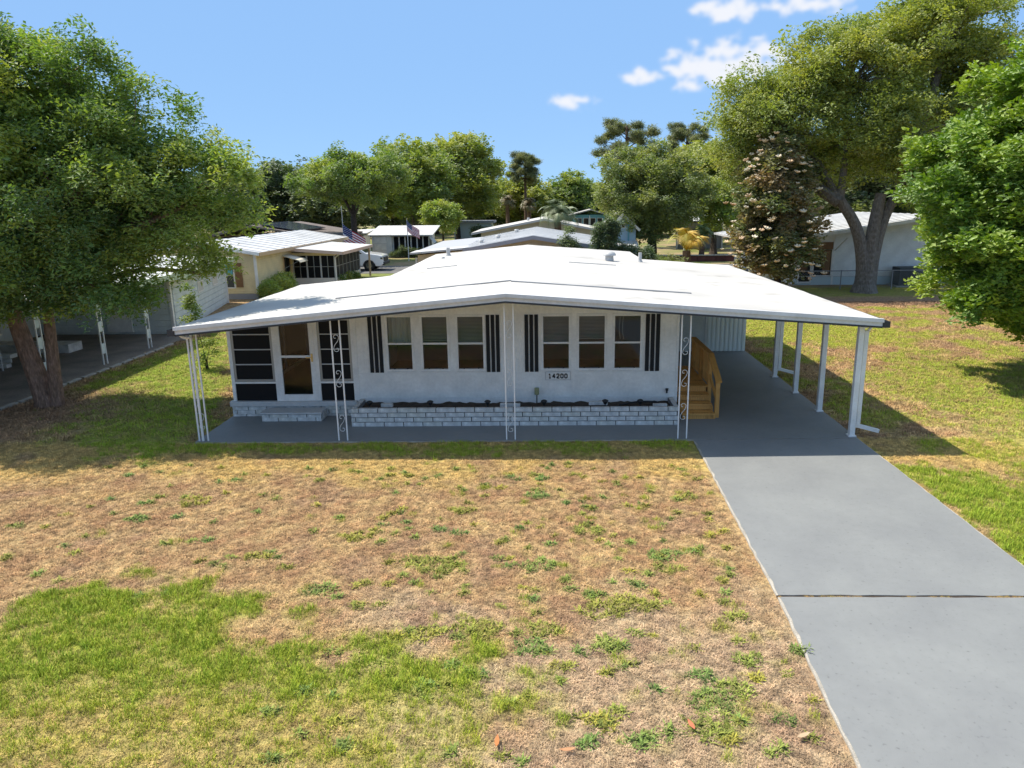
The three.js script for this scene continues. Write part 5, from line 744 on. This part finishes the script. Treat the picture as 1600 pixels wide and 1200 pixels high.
sow('yard_grass', 'mixed green and straw grass of the side yards', dryClump, 150000, [-13, 22, -34, -13.8, 0.8], (x, z, r) => 1.25, (x, z, r) => r() < lawn(x, z)[0] ? greenCol(x, z, r) : dryCol(x, z, r), [0.8, 1.5], 53);
{ // broadleaf weeds and tufts dotted over the straw
  const r = rng(54), c = [[-1.36, -10.46, 0.22], [-1.41, -8.73, 0.35], [-1.8, -8.8, 0.22], [-2.71, -9.59, 0.22], [-2.81, -8.1, 0.2], [-0.2, -11.07, 0.2], [0.56, -9.75, 0.24], [-0.16, -8.71, 0.26], [1.54, -8.96, 0.26], [1.5, -8.6, 0.2], [0.59, -7.63, 0.3], [0.86, -7.76, 0.26], [1.1, -7.7, 0.2], [-0.21, -6.88, 0.22], [-0.1, -7.2, 0.2], [1.49, -6.38, 0.16], [1.76, -6.18, 0.22], [1.43, -5.69, 0.28], [1.52, -6.0, 0.24], [0.61, -6.93, 0.2], [2.03, -6.64, 0.16], [2.62, -6.8, 0.13], [2.11, -7.47, 0.13], [0.49, -5.74, 0.16], [1.07, -5.57, 0.12], [0.77, -5.46, 0.14], [-1.43, -7.13, 0.2], [-0.82, -7.25, 0.3], [-3.9, -9.0, 0.2], [-6.2, -10.2, 0.2], [-5.6, -10.9, 0.25]];
  for (let i = 0; i < 230; i++) { const x = -2.6 + r() * 5.1, z = -12.6 + r() * 8; c.push([x, z, 0.03 + 0.11 * r() * r()]); }
  for (let i = 0; i < 70; i++) { const x = -8 + r() * 6, z = -12.6 + r() * 4.6; c.push([x, z, 0.03 + 0.11 * r() * r()]); }
  const ms = []; for (const [x, z, R0] of c) { const R = R0 * 0.72, n = Math.round(R * R * 900) + 3, hue = r(); for (let i = 0; i < n; i++) { const a = r() * 6.283, q = Math.sqrt(r()) * R; const xx = x + Math.cos(a) * q * 1.25, zz = z + Math.sin(a) * q * 0.9; if (!slabAt(xx, zz) || Math.abs(x - 2.62) < 0.1) ms.push([xx, zz, hue]); } }
  const im = new THREE.InstancedMesh(weedClump, grassMat, ms.length); im.name = 'lawn_weeds'; ms.forEach(([x, z, h], i) => { dummy.position.set(x, 0.01, z); dummy.rotation.set(0, r() * 6.283, 0); dummy.scale.setScalar(0.6 + r() * 0.75); dummy.updateMatrix(); im.setMatrixAt(i, dummy.matrix); const k = 0.5 + r() * 0.75; col.setRGB(lerp(0.15, 0.36, h) * k, lerp(0.25, 0.32, h) * k, lerp(0.055, 0.045, h) * k); im.setColorAt(i, col); });
  im.castShadow = im.receiveShadow = true; stuff(im); tag(im, 'green weeds and tufts dotted across the straw lawn', 'weeds'); scene.add(im);
}
{ // dry bits in the driveway joint
  const r = rng(58), ms = []; for (let i = 0; i < 420; i++) { const x = 2.7 + r() * 3.34; if (fbm2(x * 2.2, 4, 2) > -0.12) ms.push([x, -7.855 + (x - 2.7) * 0.017 + (r() - 0.5) * 0.05]); }
  const im = new THREE.InstancedMesh(dryClump, grassMat, ms.length); im.name = 'joint_grass'; ms.forEach(([x, z], i) => { dummy.position.set(x, 0.03, z); dummy.rotation.set(0, r() * 6, 0); dummy.scale.set(0.7, 0.6, 0.5); dummy.updateMatrix(); im.setMatrixAt(i, dummy.matrix); col.setRGB(0.3 + r() * 0.15, 0.22 + r() * 0.06, 0.08); im.setColorAt(i, col); }); im.castShadow = true; stuff(im); tag(im, 'dry grass growing in the driveway joint', 'grass'); scene.add(im);
}
{ // fallen leaves
  const words = ['curled orange leaf on the green patch edge', 'curled tan leaf low on the straw lawn', 'reddish curled leaf beside the yellow tufts', 'pale dry leaf near the driveway edge'];
  [[-0.47, -5.45], [0.14, -5.35], [1.25, -5.65], [2.2, -5.5]].forEach(([x, z], i) => { const s = new THREE.Shape(); s.moveTo(0, -0.07); s.quadraticCurveTo(0.04, 0, 0, 0.08); s.quadraticCurveTo(-0.045, 0, 0, -0.07); const g = new THREE.ExtrudeGeometry(s, { depth: 0.002, bevelEnabled: false, curveSegments: 8 }).rotateX(-Math.PI / 2), p = g.attributes.position; for (let k = 0; k < p.count; k++) p.setY(k, p.getY(k) + p.getX(k) ** 2 * 14 + p.getZ(k) ** 2 * 2.5); g.computeVertexNormals(); const o = obj('fallen_leaf', g, mat(0.42, [0.15, 0.2, 0.13, 0.3][i], [0.04, 0.09, 0.06, 0.18][i], 0.7), null); o.position.set(x, 0.055, z); o.rotation.y = i * 1.7; tag(o, words[i], 'leaf'); });
}

renderer.render(scene, camera);
